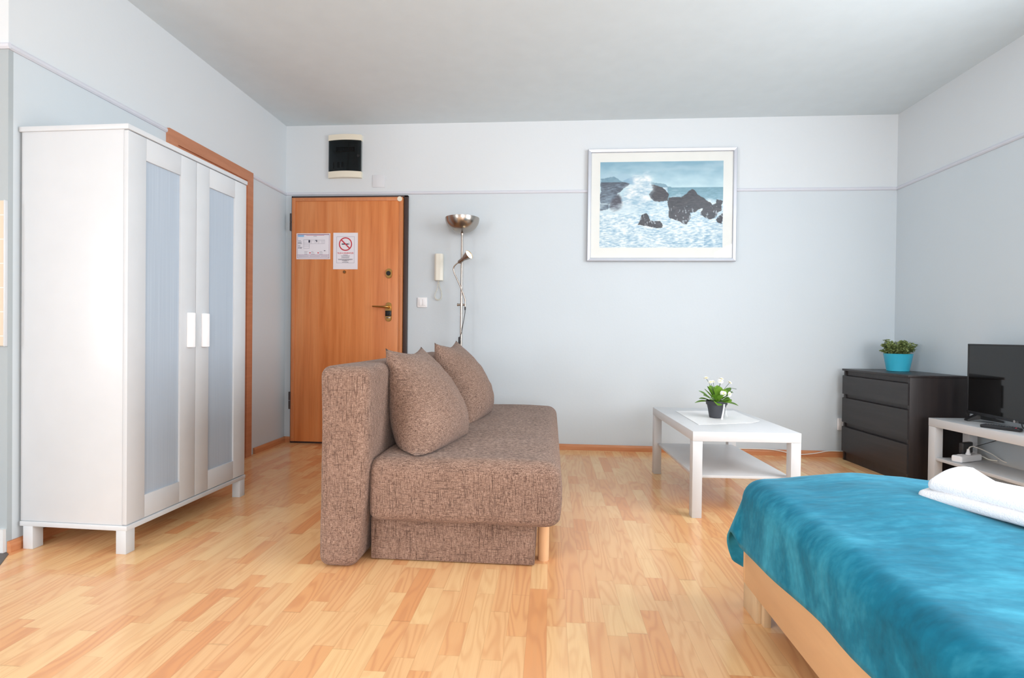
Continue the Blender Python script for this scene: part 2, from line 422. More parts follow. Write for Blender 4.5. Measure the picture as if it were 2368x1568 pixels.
# picture rail
def rail_obj(name, poly_axis, a, b, sgn):
    bm = bmesh.new()
    pf = [(0, -.013), (.006, -.013), (.012, -.006), (.012, .004), (.007, .012), (0, .013)]
    if poly_axis == 'x': prism(bm, [(YB-p, RZ+q) for p, q in pf], 'x', a, b)
    elif poly_axis == 'y': prism(bm, [(sgn[0]+sgn[1]*p, RZ+q) for p, q in pf], 'y', a, b)
    else: prism(bm, [(YK-p, RZ+q) for p, q in pf], 'x', a, b)
    return struct(obj(name, bm, RAIL), 'pale grey picture rail moulding', 'trim')
rail_obj('trim_1', 'x', XL, XR, None)
rail_obj('trim_2', 'y', YK, YB, (XL, 1))
rail_obj('trim_3', 'y', YF, YB, (XR, -1))
rail_obj('trim_4', 'k', XK, XL+.012, None)

# skirting boards
def skirt(name, runs):
    bm = bmesh.new()
    for ax, base, sg, a, b in runs:
        pf = [(0, 0), (.018, 0), (.018, .030), (.010, .046), (0, .046)]
        prism(bm, [(base+sg*p, q) for p, q in pf], ax, a, b)
    return struct(obj(name, bm, BASEWOOD), 'low beech skirting board', 'baseboard')
skirt('baseboard_back', [('x', YB, -1, XL, -2.205), ('x', YB, -1, -1.195, XR)])
skirt('baseboard_left', [('y', XL, 1, 3.80, YB), ('y', XL, 1, YK, 2.83)])
skirt('baseboard_right', [('y', XR, -1, YF, YB)])

# kitchen recess bits at the left edge
o = bxo('trim_5', (XK, XL-.003, YK-.010, YK, .87, 1.476), TILE); struct(o, 'beige kitchen wall tiles at left edge', 'tiles')
o = bxo('trim_6', (XL-.005, XL+.001, YK-.014, YK, .868, 1.478), WHITE, bev=.002); struct(o, 'white tile edging strip', 'trim')
o = bxo('trim_7', (XK, XL-.004, YK-.012, YK, .0, .10), PAINT_K); struct(o, 'white tiled kitchen plinth', 'trim')
bm = bmesh.new(); prism(bm, [(XL-.002, YK), (-2.245, 1.985), (-2.16, 1.873), (-2.16, -1.8), (XK, -1.8), (XK, YK)], 'z', 0, .002)
struct(obj('floor_kitchen', bm, DARKTILE), 'dark kitchen floor strip at left edge', 'floor')

# ------------------------------------------------------------ entrance door
d = struct(thing('door_1', 'orange beech entrance door in the back wall', 'door', (0, YB, 0)))
bm = bmesh.new()
box(bm, -1.232, -1.198, -.03, .0, 0, 2.096, .003); box(bm, -2.205, -1.198, -.03, 0, 2.080, 2.096, .003); box(bm, -2.205, -2.193, -.03, 0, 0, 2.096, .002)
box(bm, -2.2, -1.2, -.028, 0, 0, .012)
obj('door_frame', bm, FRAME_DARK, d, 30, 'dark brown metal door frame')
leaf = bxo('door_leaf', (-2.191, -1.236, -.045, -.002, .016, 2.076), DOORWOOD, d, .002)
bm = bmesh.new()
box(bm, -2.191, -2.160, -.050, -.044, .016, 2.077, .0015); box(bm, -1.266, -1.236, -.050, -.044, .016, 2.077, .0015)
box(bm, -2.160, -1.266, -.050, -.044, 2.047, 2.077, .0015)
ed = obj('edge_strip', bm, DOOREDGE, d, 30)
for k, (x, z) in enumerate([(-2.1755, v) for v in (2.06, 1.87, 1.43, .98, .53, .33, .05)] + [(-1.251, v) for v in (1.88, 1.42, .97, .50, .2)] + [(x, 2.062) for x in (-2.09, -1.71, -1.33)]):
    bm = bmesh.new(); bmesh.ops.create_uvsphere(bm, u_segments=10, v_segments=6, radius=.0042, matrix=Matrix.Translation((x, -.0505, z)) @ Matrix.Diagonal((1, .5, 1, 1)))
    obj('screw', bm, BRASS_DULL, ed, 180)
for z in (1.80, .29):
    bm = bmesh.new(); cyl(bm, (-2.199, -.045, z), (-2.199, -.045, z+.070), .011, seg=16); cyl(bm, (-2.199, -.045, z+.074), (-2.199, -.045, z+.145), .011, seg=16)
    obj('hinge', bm, FRAME_DARK, d, 40)
def lozenge(bm, cx, cz, hw, hh, y0, y1, seg=14):
    pts = [(cx+hw*math.cos(a), cz+hh-hw+hw*math.sin(a)) for a in (math.pi*i/seg for i in range(seg+1))] + \
          [(cx+hw*math.cos(a), cz-hh+hw+hw*math.sin(a)) for a in (math.pi+math.pi*i/seg for i in range(seg+1))]
    prism(bm, pts, 'y', y0, y1)
    es = [e for e in bm.edges if all(abs(v.co.y-y0) < 1e-6 for v in e.verts)]
    bmesh.ops.bevel(bm, geom=es, offset=.004, segments=3, affect='EDGES')
bm = bmesh.new(); lozenge(bm, -1.348, 1.441, .0265, .041, -.058, -.044)
hp = obj('lock_plate', bm, BRASS, d, 40)
bm = bmesh.new(); cyl(bm, (-1.35, -.067, 1.441), (-1.35, -.057, 1.441), .017, .020, 24); cyl(bm, (-1.35, -.0675, 1.441), (-1.35, -.066, 1.441), .009, seg=16); obj('lock_cylinder', bm, BLACK, hp, 40)
bm = bmesh.new(); lozenge(bm, -1.348, 1.119, .0265, .080, -.057, -.044)
hp = obj('handle_plate', bm, BRASS, d, 40)
bm = bmesh.new(); box(bm, -1.374, -1.322, -.060, -.046, 1.083, 1.130, .003); cyl(bm, (-1.348, -.063, 1.107), (-1.348, -.059, 1.107), .012, .013, 16); obj('cylinder_cover', bm, BLACK, hp, 40)
bm = bmesh.new(); box(bm, -1.364, -1.332, -.0595, -.056, 1.066, 1.076, .001); obj('key_slot', bm, CHROME, hp, 30)
bm = bmesh.new(); cyl(bm, (-1.346, -.095, 1.160), (-1.346, -.055, 1.160), .010, .014, 20)
pts = spline([(-1.340, -.095, 1.160), (-1.365, -.101, 1.160), (-1.40, -.098, 1.160), (-1.44, -.093, 1.163), (-1.474, -.088, 1.164)], 6)
tube(bm, pts, [.0105-.005*i/(len(pts)-1) for i in range(len(pts))], 14)
obj('lever_handle', bm, BRASS, hp, 50)
bm = bmesh.new(); cyl(bm, (-1.730, -.053, 1.452), (-1.730, -.044, 1.452), .012, .014, 20)
pp = obj('peephole', bm, BRASS, d, 40); bm = bmesh.new(); cyl(bm, (-1.730, -.055, 1.452), (-1.730, -.0525, 1.452), .005, seg=14); obj('peephole_lens', bm, CHROME, pp, 40)
bm = bmesh.new(); cyl(bm, (-1.262, -.054, 2.060), (-1.262, -.049, 2.060), .0205, seg=28); obj('sticker', bm, PLASTIC_CREAM, d, 40, 'round cream seal in the top corner')

# inner door in the left wall, behind the wardrobe
d2 = struct(thing('door_2', 'brown wood door casing behind the wardrobe', 'door', (XL, 0, 0)))
bm = bmesh.new()
prism(bm, [(2.885, 0), (2.957, 0), (2.957, 2.062), (3.675, 2.062), (3.675, 0), (3.745, 0), (3.745, 2.136), (2.885, 2.136)], 'x', -.01, .022)
obj('door_casing', bm, FRAMEWOOD, d2)
bm = bmesh.new(); prism(bm, [(2.957, 0), (2.972, 0), (2.972, 2.046), (3.66, 2.046), (3.66, 0), (3.675, 0), (3.675, 2.062), (2.957, 2.062)], 'x', -.01, .010)
obj('rebate', bm, FRAMEWOOD, d2)
bxo('door_leaf', (-.01, .004, 2.974, 3.658, .01, 2.043), FRAMEWOOD, d2)

# ============================================================ WARDROBE (local: front x=0 faces +x, width along +y, depth to -x)
wd = thing('wardrobe', 'tall white two-door wardrobe with grey frosted panels by left wall', 'wardrobe', (-1.7636, 2.0287, 0), -.0237)
WW, WD, WH = .812, .500, 1.80
bm = bmesh.new()
box(bm, -WD+.006, -.0215, .004, .022, .120, 1.782, .001); box(bm, -WD+.006, -.0215, WW-.022, WW-.004, .120, 1.782, .001)
box(bm, -WD+.006, -WD+.014, .02, WW-.02, .12, 1.78); box(bm, -WD+.012, -.05, .02, WW-.02, 1.0, 1.016)
obj('carcass', bm, WHITE, wd, 30)
bxo('top_board', (-WD, .004, -.003, WW+.003, 1.780, 1.802), WHITE, wd, .0025)
bxo('bottom_board', (-WD+.006, .004, -.001, WW+.001, .098, .119), WHITE, wd, .0025)
for y0, y1, hinge_left in ((.003, .4045, True), (.4075, WW-.003, False)):
    dr = None
    za, zb = .1225, 1.7765
    st = .094; bm = bmesh.new()
    box(bm, -.0205, -.0005, y0, y0+st, za, zb, .0012); box(bm, -.0205, -.0005, y1-st-.008, y1, za, zb, .0012)
    box(bm, -.0205, -.0005, y0+st+.0004, y1-st-.0084, zb-.097, zb, .0012); box(bm, -.0205, -.0005, y0+st+.0004, y1-st-.0084, za, za+.099, .0012)
    dr = obj('door', bm, WHITE, wd, 30)
    bxo('frosted_panel', (-.0150, -.0090, y0+st-.004, y1-st-.004, za+.095, zb-.093), FROST, dr, label='grey frosted door panel')
    hc_ = .366 if hinge_left else .467
    bm = bmesh.new()
    prism(bm, [(-.001, hc_-.022), (.010, hc_-.020), (.021, hc_-.006), (.021, hc_+.013), (-.001, hc_+.013)], 'z', .862, 1.030)
    bmesh.ops.bevel(bm, geom=bm.edges[:], offset=.002, segments=2, affect='EDGES')
    obj('handle', bm, PLASTIC_W, dr, 40)
for x0 in (-.046, -WD+.022):
    for y0 in (.0, WW-.046): bxo('leg', (x0, x0+.046, y0, y0+.046, 0, .099), WHITE, wd, .002)

# ============================================================ SOFA BED (local = world offsets from its base)
so = thing('sofa_bed', 'brown tweed sofa bed with its seat facing the bed', 'sofa', (-.43, 2.0, 0))
def bk(p):
    p = p.copy()
    k = max(0, min(1, (.42-p.z)/.42))
    if p.x > -.38: p.x -= .040*k
    p.x += wob(p, 5, .006, 3); p.y += wob(p, 4, .005, 8)
    return p
bm = bmesh.new(); softbox(bm, -.488, -.288, -.013, 1.80, .0, .808, .042, (4, 24, 12), bk)
obj('backrest', bm, TWEED, so, 180)
def stf(p):
    p = p.copy()
    u = (p.x+.30)/.78; v = (p.y-.03)/1.72
    if p.z > .30: p.z += .012*math.sin(max(0, min(1, u))*math.pi)*math.sin(max(0, min(1, v))*math.pi)**.5
    if p.x > .44: p.x += .012*math.sin(max(0, min(1, (p.z-.17)/.27))*math.pi)
    p.z += wob(p, 4, .006, 1); p.y += wob(p, 4, .006, 5); return p
bm = bmesh.new(); softbox(bm, -.304, .474, .025, 1.745, .172, .436, .055, (14, 26, 5), stf)
for v in bm.verts:      # sharper lower edge
    if v.co.z < .225: v.co.z = .172+(v.co.z-.172)*.7
obj('seat', bm, TWEED, so, 180)
bm = bmesh.new(); box(bm, -.303, .377, .085, 1.70, .004, .18, .006)
obj('storage_box', bm, TWEED, so, 30)
for y in (.16, 1.62):
    bm = bmesh.new(); cyl(bm, (.412, y, 0), (.412, y, .18), .023, .024, 24); obj('leg', bm, LEGWOOD, so, 40, 'round pale wooden leg')

def pillow(name, label, tn, tf, bn, bf, thick, seed, zmin, xmin):
    """square cushion: four corner points (top near, top far, bottom near, bottom far)"""
    tn, tf, bn, bf = (Vector(p) for p in (tn, tf, bn, bf))
    e1 = ((tf-tn)+(bf-bn)).normalized(); e2 = ((tn-bn)+(tf-bf)).normalized(); nn = e2.cross(e1).normalized()
    if nn.x < 0: nn = -nn
    N = 36; bm = bmesh.new(); side = {}
    for s in (1, -1):
        for i in range(N+1):
            for j in range(N+1):
                if s < 0 and (i in (0, N) or j in (0, N)): side[s, i, j] = side[1, i, j]; continue
                u, v = -1+2*i/N, -1+2*j/N
                uu = u*(1-.15*(1-v*v)*abs(u)); vv = v*(1-(.16 if v > 0 else .08)*(1-u*u)*abs(v)**1.5)
                a, b = (uu+1)/2, (vv+1)/2
                p = (bn*(1-a)+bf*a)*(1-b)+(tn*(1-a)+tf*a)*b
                h = ((1-u**2)*(1-v**2))**.5*(1.02+.34*(-v))
                wr = noise.noise(Vector((u*2.2+seed, v*5+u*2, seed)))*.05*(1-v*v)+noise.noise(Vector((u*5+seed, v*5, seed*2)))*.04
                p = p+nn*(s*thick*(h*(1+.35*wr)) + (wr*.06 if h > .12 else 0))
                # stuffing sinks and rests on the seat, back rests on the backrest
                if p.z < zmin: p.z = zmin+(p.z-zmin)*.02
                if p.x < xmin and p.z < .79: p.x = xmin+(p.x-xmin)*.05
                side[s, i, j] = bm.verts.new(p)
        for i in range(N):
            for j in range(N):
                q = [side[s, i, j], side[s, i+1, j], side[s, i+1, j+1], side[s, i, j+1]]
                bm.faces.new(q if s > 0 else q[::-1])
    return tag(obj(name, bm, TWEED, None, 180), label, 'cushion', 'cushions on the sofa')
pillow('cushion', 'brown tweed cushion nearest the camera, leaning on the sofa back', (-.735, 2.26, .874), (-.71, 2.80, .868), (-.535, 2.045, .385), (-.42, 2.60, .385), .150, 1.3, .446, -.716)
pillow('cushion', 'brown tweed cushion behind the nearer one on the sofa', (-.665, 2.93, .890), (-.63, 3.42, .898), (-.47, 2.80, .39), (-.40, 3.36, .39), .150, 5.1, .446, -.716)

# ============================================================ COFFEE TABLE
ct = thing('coffee_table', 'white low coffee table with lower shelf, a potted plant on top', 'table', (.7428, 2.7279, 0), .0324)
bxo('tabletop', (0, .55, 0, .90, .400, .450), WHITE_SATIN, ct, .0015)
for x in (0.0005, .4995):
    for y in (0.0005, .8495): bxo('leg', (x, x+.05, y, y+.05, 0, .3995), WHITE_SATIN, ct, .0015)
bxo('shelf', (.025, .525, .049, .851, .198, .212), WHITE_SATIN, ct, .001)
tr_ = lambda x, y, z: ct.matrix_basis @ Vector((x, y, z))
# pale runner
bm = bmesh.new(); NX, NY = 14, 26; vs = {}
for i in range(NX+1):
    for j in range(NY+1):
        u, v = i/NX, j/NY
        a = Vector((.093, .205)); b = Vector((.474, .315)); c = Vector((.508, .788)); e = Vector((.107, .722))
        p = (a*(1-u)+b*u)*(1-v)+(e*(1-u)+c*u)*v
        lift = .010*max(0, (u-.86)/.14)**1.5*(1-v)**2
        vs[i, j] = bm.verts.new((p.x, p.y, .4522+lift+.0004*math.sin(u*40)))
for i in range(NX):
    for j in range(NY): bm.faces.new((vs[i, j], vs[i+1, j], vs[i+1, j+1], vs[i, j+1]))
ex = bmesh.ops.extrude_face_region(bm, geom=bm.faces[:])
for v in ex['geom']:
    if isinstance(v, bmesh.types.BMVert): v.co.z -= .0014
o = obj('table_runner', bm, RUNNER, None, 40); o.matrix_world = Matrix.Translation((.7428, 2.7279, 0)) @ Matrix.Rotation(.0324, 4, 'Z')
tag(o, 'pale ribbed placemat under the flower pot on coffee table', 'placemat')

# flower pot with white daisies
PX, PY, PZ = 1.012, 3.21, .4535
fp = thing('potted_daisy', 'white daisies in a dark grey pot on coffee table', 'plant', (PX, PY, PZ))
bm = bmesh.new(); lathe(bm, [(.0, 0), (.040, 0), (.042, .002), (.0545, .078), (.0595, .078), (.061, .080), (.062, .100), (.0605, .101), (.0585, .100), (.0565, .080), (.041, .01), (0, .01)], 40)
obj('pot', bm, POT_DARK, fp, 35)
bm = bmesh.new(); lathe(bm, [(0, .088), (.0565, .086)], 30); obj('soil', bm, SOIL, fp, 180)
def leafmesh(bm, base, direc, length, width, curl, roll=0.):
    base = Vector(base); d = Vector(direc).normalized(); sd = d.cross(Vector((0, 0, 1)))
    sd = Vector((1, 0, 0)) if sd.length < .05 else sd.normalized()
    sd = Matrix.Rotation(roll, 3, d) @ sd; nu = sd.cross(d).normalized(); n = 9; rows = []
    for i in range(n+1):
        t = i/n; wd_ = width*(.10 if t < .12 else max(.02, math.sin(math.pi*min(1, (t-.05)/.97)**1.9)**.8))
        c = base+d*length*t-nu*0+Vector((0, 0, -curl*t*t*length))
        rows.append([bm.verts.new(c+sd*wd_*s+nu*(abs(s)*wd_*.25)) for s in (-1, -.5, 0, .5, 1)])
    for A, B in zip(rows, rows[1:]):
        for k in range(4): bm.faces.new((A[k], A[k+1], B[k+1], B[k]))
bm = bmesh.new(); rnd = random.Random(4)
spec = [(-100, .2, .115, .021), (-160, .75, .11, .02), (170, .15, .125, .021), (-60, .35, .10, .024), (-20, .12, .12, .022), (20, .3, .11, .02), (60, .5, .10, .02), (110, .5, .10, .02), (140, .35, .11, .02),
        (-130, .5, .10, .022), (-80, .9, .12, .022), (-30, 1.1, .125, .022), (200, 1.2, .14, .02), (100, 1.6, .14, .02), (-150, 1.7, .145, .018), (-70, 1.5, .13, .021), (0, 1.4, .14, .019), (30, 1.0, .13, .016), (-115, 1.0, .105, .023), (-45, .6, .085, .024), (165, .9, .135, .02), (-95, 2.6, .13, .02), (75, 2.2, .13, .018)]
for a, el, L, W in spec:
    W *= 1.25; L *= .92; a = R(a+rnd.uniform(-8, 8)); dv = Vector((math.cos(a), math.sin(a), el))
    leafmesh(bm, (math.cos(a)*.012, math.sin(a)*.012, .09), dv, L, W, .28/(1+el), rnd.uniform(-.5, .5))
fol = obj('leaves', bm, LEAF, fp, 180)
flowers = [((.018, -.062, .152), (0, -1, .18), .0185), ((.058, -.05, .147), (.5, -.8, .1), .0150), ((-.070, -.02, .238), (-.2, -.3, 1), .0150), ((-.048, -.035, .215), (-.2, -.5, 1), .0150), ((-.030, -.02, .217), (.1, -.4, 1), .0135),
           ((.008, -.04, .222), (0, -.9, .8), .0165), ((.026, 0, .232), (.2, -.3, 1), .0145), ((.068, -.02, .213), (.4, -.3, .8), .0150)]
for p, nrm, rad in flowers:
    p = Vector(p); nrm = Vector(nrm).normalized(); q = nrm.to_track_quat('Z', 'Y').to_matrix().to_4x4(); Mx = Matrix.Translation(p) @ q
    bm = bmesh.new()
    for ring, (rr, tilt, n) in enumerate(((1., .25, 18), (.82, .6, 16), (.62, 1.0, 13))):
        for k in range(n):
            a = 2*math.pi*(k+ring*.37)/n; ca, sa = math.cos(a), math.sin(a); wv = rad*rr*.24
            pts = [(.25, 0, -.6), (.7, .0, -1), (1, .1, -.6), (1, .1, .6), (.7, 0, 1), (.25, 0, .6)]
            f = []
            for t, _z, s_ in pts:
                rad_ = rad*rr*t; f.append(bm.verts.new(Mx @ Vector((rad_*ca-wv*s_*sa, rad_*sa+wv*s_*ca, rad*(tilt*t*.35)+.001*ring))))
            bm.faces.new(f)
    fl = obj('flower', bm, PETAL, fp, None)
    bm = bmesh.new(); bmesh.ops.create_uvsphere(bm, u_segments=12, v_segments=6, radius=rad*.34, matrix=Mx @ Matrix.Translation((0, 0, rad*.18)) @ Matrix.Diagonal((1, 1, .6, 1)))
    obj('flower_centre', bm, YOLK, fl, 180)
    bm = bmesh.new(); tube(bm, spline([(p.x*.12, p.y*.12, .088), (p.x*.45, p.y*.45, .088+(p.z-.088)*.55), tuple(p-nrm*.001)], 6), .0013, 6); obj('flower_stem', bm, STEM, fp, 180)
bm = bmesh.new()
for pts in ([(.01, -.01, .12), (.035, -.035, .16), (.06, -.04, .182), (.10, -.045, .178)], [(.015, -.03, .13), (.045, -.06, .165), (.075, -.065, .158)]): tube(bm, spline(pts, 6), .0014, 6)
obj('bare_twig', bm, STEM, fp, 180)
# price tag strip hanging from the pot
bm = bmesh.new()
path = spline([(.024, -.064, .089), (.020, -.070, .06), (.012, -.078, .025), (.004, -.087, -.0005)], 6)
rows = [(bm.verts.new(p+Vector((-.005-.0015*i/len(path), 0, 0))), bm.verts.new(p+Vector((.005+.0015*i/len(path), 0, 0)))) for i, p in enumerate(path)]
for A, B in zip(rows, rows[1:]): bm.faces.new((A[0], A[1], B[1], B[0]))
tube(bm, [(.024, -.0645, .089), (.034, -.066, .05), (.040, -.068, .014)], .0008, 6)
bmesh.ops.solidify(bm, geom=[f for f in bm.faces if len(f.verts) == 4][:len(rows)-1], thickness=.0006)
obj('plant_tag', bm, PLASTIC_W, fp, 40, 'curved white plastic tag hung on the pot rim')

# ============================================================ CHEST OF DRAWERS (local: front x=0 faces -x, width along y)
dr_ = thing('chest_of_drawers', 'black-brown three-drawer chest in the right back corner', 'chest of drawers', (2.301, 3.4929, 0), .0477)
DW, DD, DH = .694, .388, .707
bm = bmesh.new()
box(bm, .012, DD, .003, .021, 0, .692, .001); box(bm, .012, DD, DW-.021, DW-.003, 0, .692, .001)
box(bm, .020, .034, .02, DW-.02, .0, .07); box(bm, DD-.008, DD-.002, .02, DW-.02, .05, .69)
for z in (.655, .49, .267): box(bm, .022, .036, .02, DW-.02, z-.012, z+.036)
obj('carcass', bm, ESPRESSO, dr_, 30)
bxo('top_panel', (-.002, DD, 0, DW, .692, .707), ESPRESSO, dr_, .0015)
for z0, z1 in ((.513, .657), (.295, .486), (.070, .262)):
    bm = bmesh.new(); prism(bm, [(0, z0), (.016, z0), (.016, z1), (.008, z1), (0, z1-.004)], 'y', .004, DW-.004)
    for v in bm.verts: v.co = Vector((v.co.x, v.co.y, v.co.z))
    o = obj('drawer', bm, ESPRESSO_F, dr_)
    bxo('drawer_box', (.017, .3, .03, DW-.03, z0+.012, z1-.03), ESPRESSO, o)
# turquoise pot plant on it
tp = thing('potted_boxwood', 'bushy small-leaved plant in turquoise pot on black chest', 'plant', (2.530, 3.955, .7075))
bm = bmesh.new(); lathe(bm, [(0, 0), (.066, 0), (.069, .002), (.0715, .022), (.0725, .026), (.089, .124), (.0905, .127), (.088, .127), (.0865, .123), (.07, .03), (0, .03)], 44)
obj('pot', bm, TURQ, tp, 35)
bm = bmesh.new(); lathe(bm, [(0, .112), (.084, .110)], 30); obj('soil', bm, SOIL, tp, 180)
bm = bmesh.new(); bs = bmesh.new(); rnd = random.Random(11)
for k in range(80):
    a = rnd.uniform(0, 2*math.pi); el = rnd.uniform(.05, 1.0)**.8; dv = Vector((math.cos(a)*(1.0-el*.95), math.sin(a)*(1.0-el*.95), .28+el)).normalized()
    L = rnd.uniform(.060, .082)+el*.026+(.02 if k % 13 == 0 else 0); b0 = Vector((math.cos(a)*.035, math.sin(a)*.035, .112))*Vector((1, 1, 1)).x
    pth = spline([b0, b0+dv*L*.5+Vector((0, 0, .006)), b0+dv*L], 5)
    tube(bs, pth, .0012, 5)
    for t in range(1, len(pth)):
        for m_ in range(4):
            aa = rnd.uniform(0, 6.28); ld = (dv*.6+Vector((math.cos(aa), math.sin(aa), rnd.uniform(-.3, .5)))).normalized()
            leafmesh(bm, pth[t], ld, rnd.uniform(.016, .025), rnd.uniform(.005, .0075), .2, rnd.uniform(-1, 1))
obj('leaves', bm, LEAF2, tp, 180); obj('twigs', bs, STEM, tp, 180)

# ============================================================ TV BENCH
tb = thing('tv_bench', 'white low bench with a shelf carrying the television', 'tv stand', (2.3723, 3.415, 0), .0667)
bxo('bench_top', (0, .264, -.90, 0, .400, .450), WHITE_SATIN, tb, .0015)
for x in (0.0005, .2135):
    for y in (-.8995, -.0505): bxo('leg', (x, x+.05, y, y+.05, 0, .3995), WHITE_SATIN, tb, .0015)
bxo('shelf', (.008, .256, -.851, -.049, .194, .212), WHITE_SATIN, tb, .001)
TBM = Matrix.Translation((2.3723, 3.415, 0)) @ Matrix.Rotation(.0667, 4, 'Z')
# television; local: screen faces -x, left end (seen) at +y
tv = thing('television', 'black flat-screen television standing on the white bench', 'television', (2.538, 3.009, .4505), -.07)
TWd, TZ0, TZ1 = .365, .040, .466
bm = bmesh.new()
box(bm, .004, .030, -TWd, TWd, TZ0, TZ1, .005, 3); box(bm, .028, .060, -TWd*.72, TWd*.72, TZ0+.03, TZ1-.12, .012, 3)
obj('casing', bm, BLACK_SATIN, tv, 30)
bm = bmesh.new()
b0 = .009
box(bm, 0, .012, -TWd, TWd, TZ1-b0, TZ1, .002); box(bm, 0, .012, -TWd, TWd, TZ0, TZ0+.018, .002)
box(bm, 0, .012, -TWd, -TWd+b0, TZ0, TZ1, .002); box(bm, 0, .012, TWd-b0, TWd, TZ0, TZ1, .002)
obj('bezel', bm, BLACK_SATIN, tv, 30)
bxo('screen', (.0025, .010, -TWd+b0, TWd-b0, TZ0+.017, TZ1-b0), SCREEN, tv, label='glossy black screen')
bm = bmesh.new(); cyl(bm, (-.0012, .004, TZ0+.006), (.002, .004, TZ0+.006), .0075, seg=24); lg = obj('logo', bm, CHROME, tv, 40, 'round silver maker mark on lower bezel')
text('logo_lettering', 'LG', .014, CHROME, lg, (-.0012, -.016, TZ0+.006), (R(90), 0, R(-90)))
for y in (.285, -.285):
    bm = bmesh.new()
    for sx in (-1, 1):
        tipx = .02+(-.060 if sx < 0 else .105); ty = y+.022 if sx < 0 else y-.02
        A = [(.012, y-.018, TZ0+.008), (.012, y+.018, TZ0+.008)]; B = [(tipx, ty+.014, .010), (tipx, ty-.014, .010)]
        top = [bm.verts.new(p) for p in (A[0], A[1], B[0], B[1])]
        lo = [bm.verts.new((p[0], p[1], q)) for p, q in ((A[0], TZ0-.024), (A[1], TZ0-.024), (B[0], 0), (B[1], 0))]
        bm.faces.new(top); bm.faces.new(lo[::-1])
        for i in range(4): bm.faces.new((top[i], top[(i+1) % 4], lo[(i+1) % 4], lo[i]))
    obj('stand_foot', bm, BLACK, tv)
bm = bmesh.new(); tube(bm, spline([(.05, .04, TZ0+.05), (.06, .035, .02), (.065, .03, .004)], 6), .0025, 8); obj('signal_cable', bm, BLACK, tv, 180)
# remote control
rc = thing('remote_control', 'black remote control lying on the white bench before the screen', 'remote control', (2.475, 3.02, .4505), math.atan2(2.942-3.085, 2.522-2.431))
bm = bmesh.new(); softbox(bm, -.085, .085, -.022, .022, 0, .018, .006, (8, 4, 2), lambda p: Vector((p.x, p.y*(1 if p.z > .009 else .86), p.z)))
body = obj('body', bm, BLACK_SATIN, rc, 180)
for i in range(13):
    for j in range(3):
        x = -.068+i*.0112; y = -.012+j*.012
        if (i in (5, 8)) and j == 1: continue
        bxo('button', (x-.0035, x+.0035, y-.004, y+.004, .0175, .0205), RED if (i == 12 and j == 0) else KEYS, rc, .001, label='red power button' if (i == 12 and j == 0) else None)
# power strip, adapter and plug on the bench shelf
ps = thing('power_strip', 'white extension socket block on the bench shelf', 'power strip', (2.502, 3.284, .2125), R(-65))
bm = bmesh.new(); softbox(bm, -.028, .028, -.10, .10, 0, .040, .010, (4, 10, 2)); obj('socket_body', bm, PLASTIC_W, ps, 180)
for y in (-.05, 0., .05):
    bm = bmesh.new(); lathe(bm, [(0, .0385), (.016, .0385), (.019, .0415), (.0205, .0405)], 24, Matrix.Translation((0, y, 0))); obj('socket', bm, PLASTIC_W, ps, 40)
bm = bmesh.new(); tube(bm, spline([(0, .098, .02), (.012, .125, .022), (.035, .15, .006), (.07, .165, .005)], 6), .0034, 8); obj('supply_cord', bm, PLASTIC_IVORY, ps, 180)
ad = thing('power_adapter', 'black power adapter plugged into the white socket block', 'power adapter', (2.502, 3.284, .2545), R(-65))
bm = bmesh.new(); box(bm, -.027, -.002, -.030, .066, .002, .068, .006, 3); obj('adapter_body', bm, BLACK_SATIN, ad, 40)
bm = bmesh.new(); tube(bm, spline([(-.014, .064, .03), (.02, .12, .055), (.08, .20, .10), (.12, .245, .15)], 6), .002, 8); obj('adapter_cord', bm, BLACK, ad, 180)
pg = thing('power_plug', 'white plug and cable in the socket block', 'plug', (2.502, 3.284, .2545), R(-65))
bm = bmesh.new(); cyl(bm, (.0135, -.012, 0), (.0135, -.012, .010), .013, .012, 20); cyl(bm, (.0135, -.012, .010), (.0135, -.012, .034), .010, .006, 18)
obj('plug_head', bm, PLASTIC_W, pg, 40)
bm = bmesh.new(); tube(bm, spline([(.0135, -.012, .030), (.018, .000, .047), (.030, .030, .046), (.070, .100, .010), (.108, .165, -.036), (.20, .20, -.0385)], 7), .0032, 8); obj('plug_cord', bm, CABLE_W, pg, 180)
bm = bmesh.new(); tube(bm, spline([(2.690, 3.10, .46), (2.688, 3.105, .3), (2.688, 3.11, .15), (2.68, 3.12, .05)], 6), .005, 8)
tag(obj('wall_cable', bm, CABLE_W, None, 180), 'cream cable running down the wall behind the bench', 'cable')

# ============================================================ BED (world coordinates about its far left corner)
BX0, BX1, BY1, BY0 = .684, 2.30, 1.857, -.20
bd = thing('bed', 'pale birch bed at lower right under the teal bedspread', 'bed', (BX0, BY1, 0))
bw, bl = BX1-BX0, BY1-BY0
bxo('side_rail', (0, .020, -bl, -.0165, .086, .350), BIRCH, bd, .0015); bxo('side_rail', (bw-.020, bw, -bl, -.0165, .086, .350), BIRCH, bd, .0015)
bxo('foot_rail', (0, bw, -.016, 0, .086, .350), BIRCH, bd, .0015); bxo('head_rail', (.02, bw-.02, -bl, -bl+.018, .086, .350), BIRCH, bd, .0015)
for xs, x0 in ((1, 0), (-1, bw)):
    for y0 in (-.116, -bl+.02):
        bm = bmesh.new()
        a, b_ = sorted((x0+xs*.001, x0+xs*.017)); box(bm, a, b_, y0, y0+.112, 0, .0855, .001)
        a, b_ = sorted((x0+xs*.0175, x0+xs*.040)); box(bm, a, b_, y0-.022, y0+.108, 0, .0855, .001)
        obj('leg', bm, BIRCH_LEG, bd, 30)
bm = bmesh.new(); softbox(bm, .03, bw-.03, -bl+.02, -.02, .12, .430, .04, (6, 8, 3)); obj('mattress', bm, MATTRESS, bd, 180)

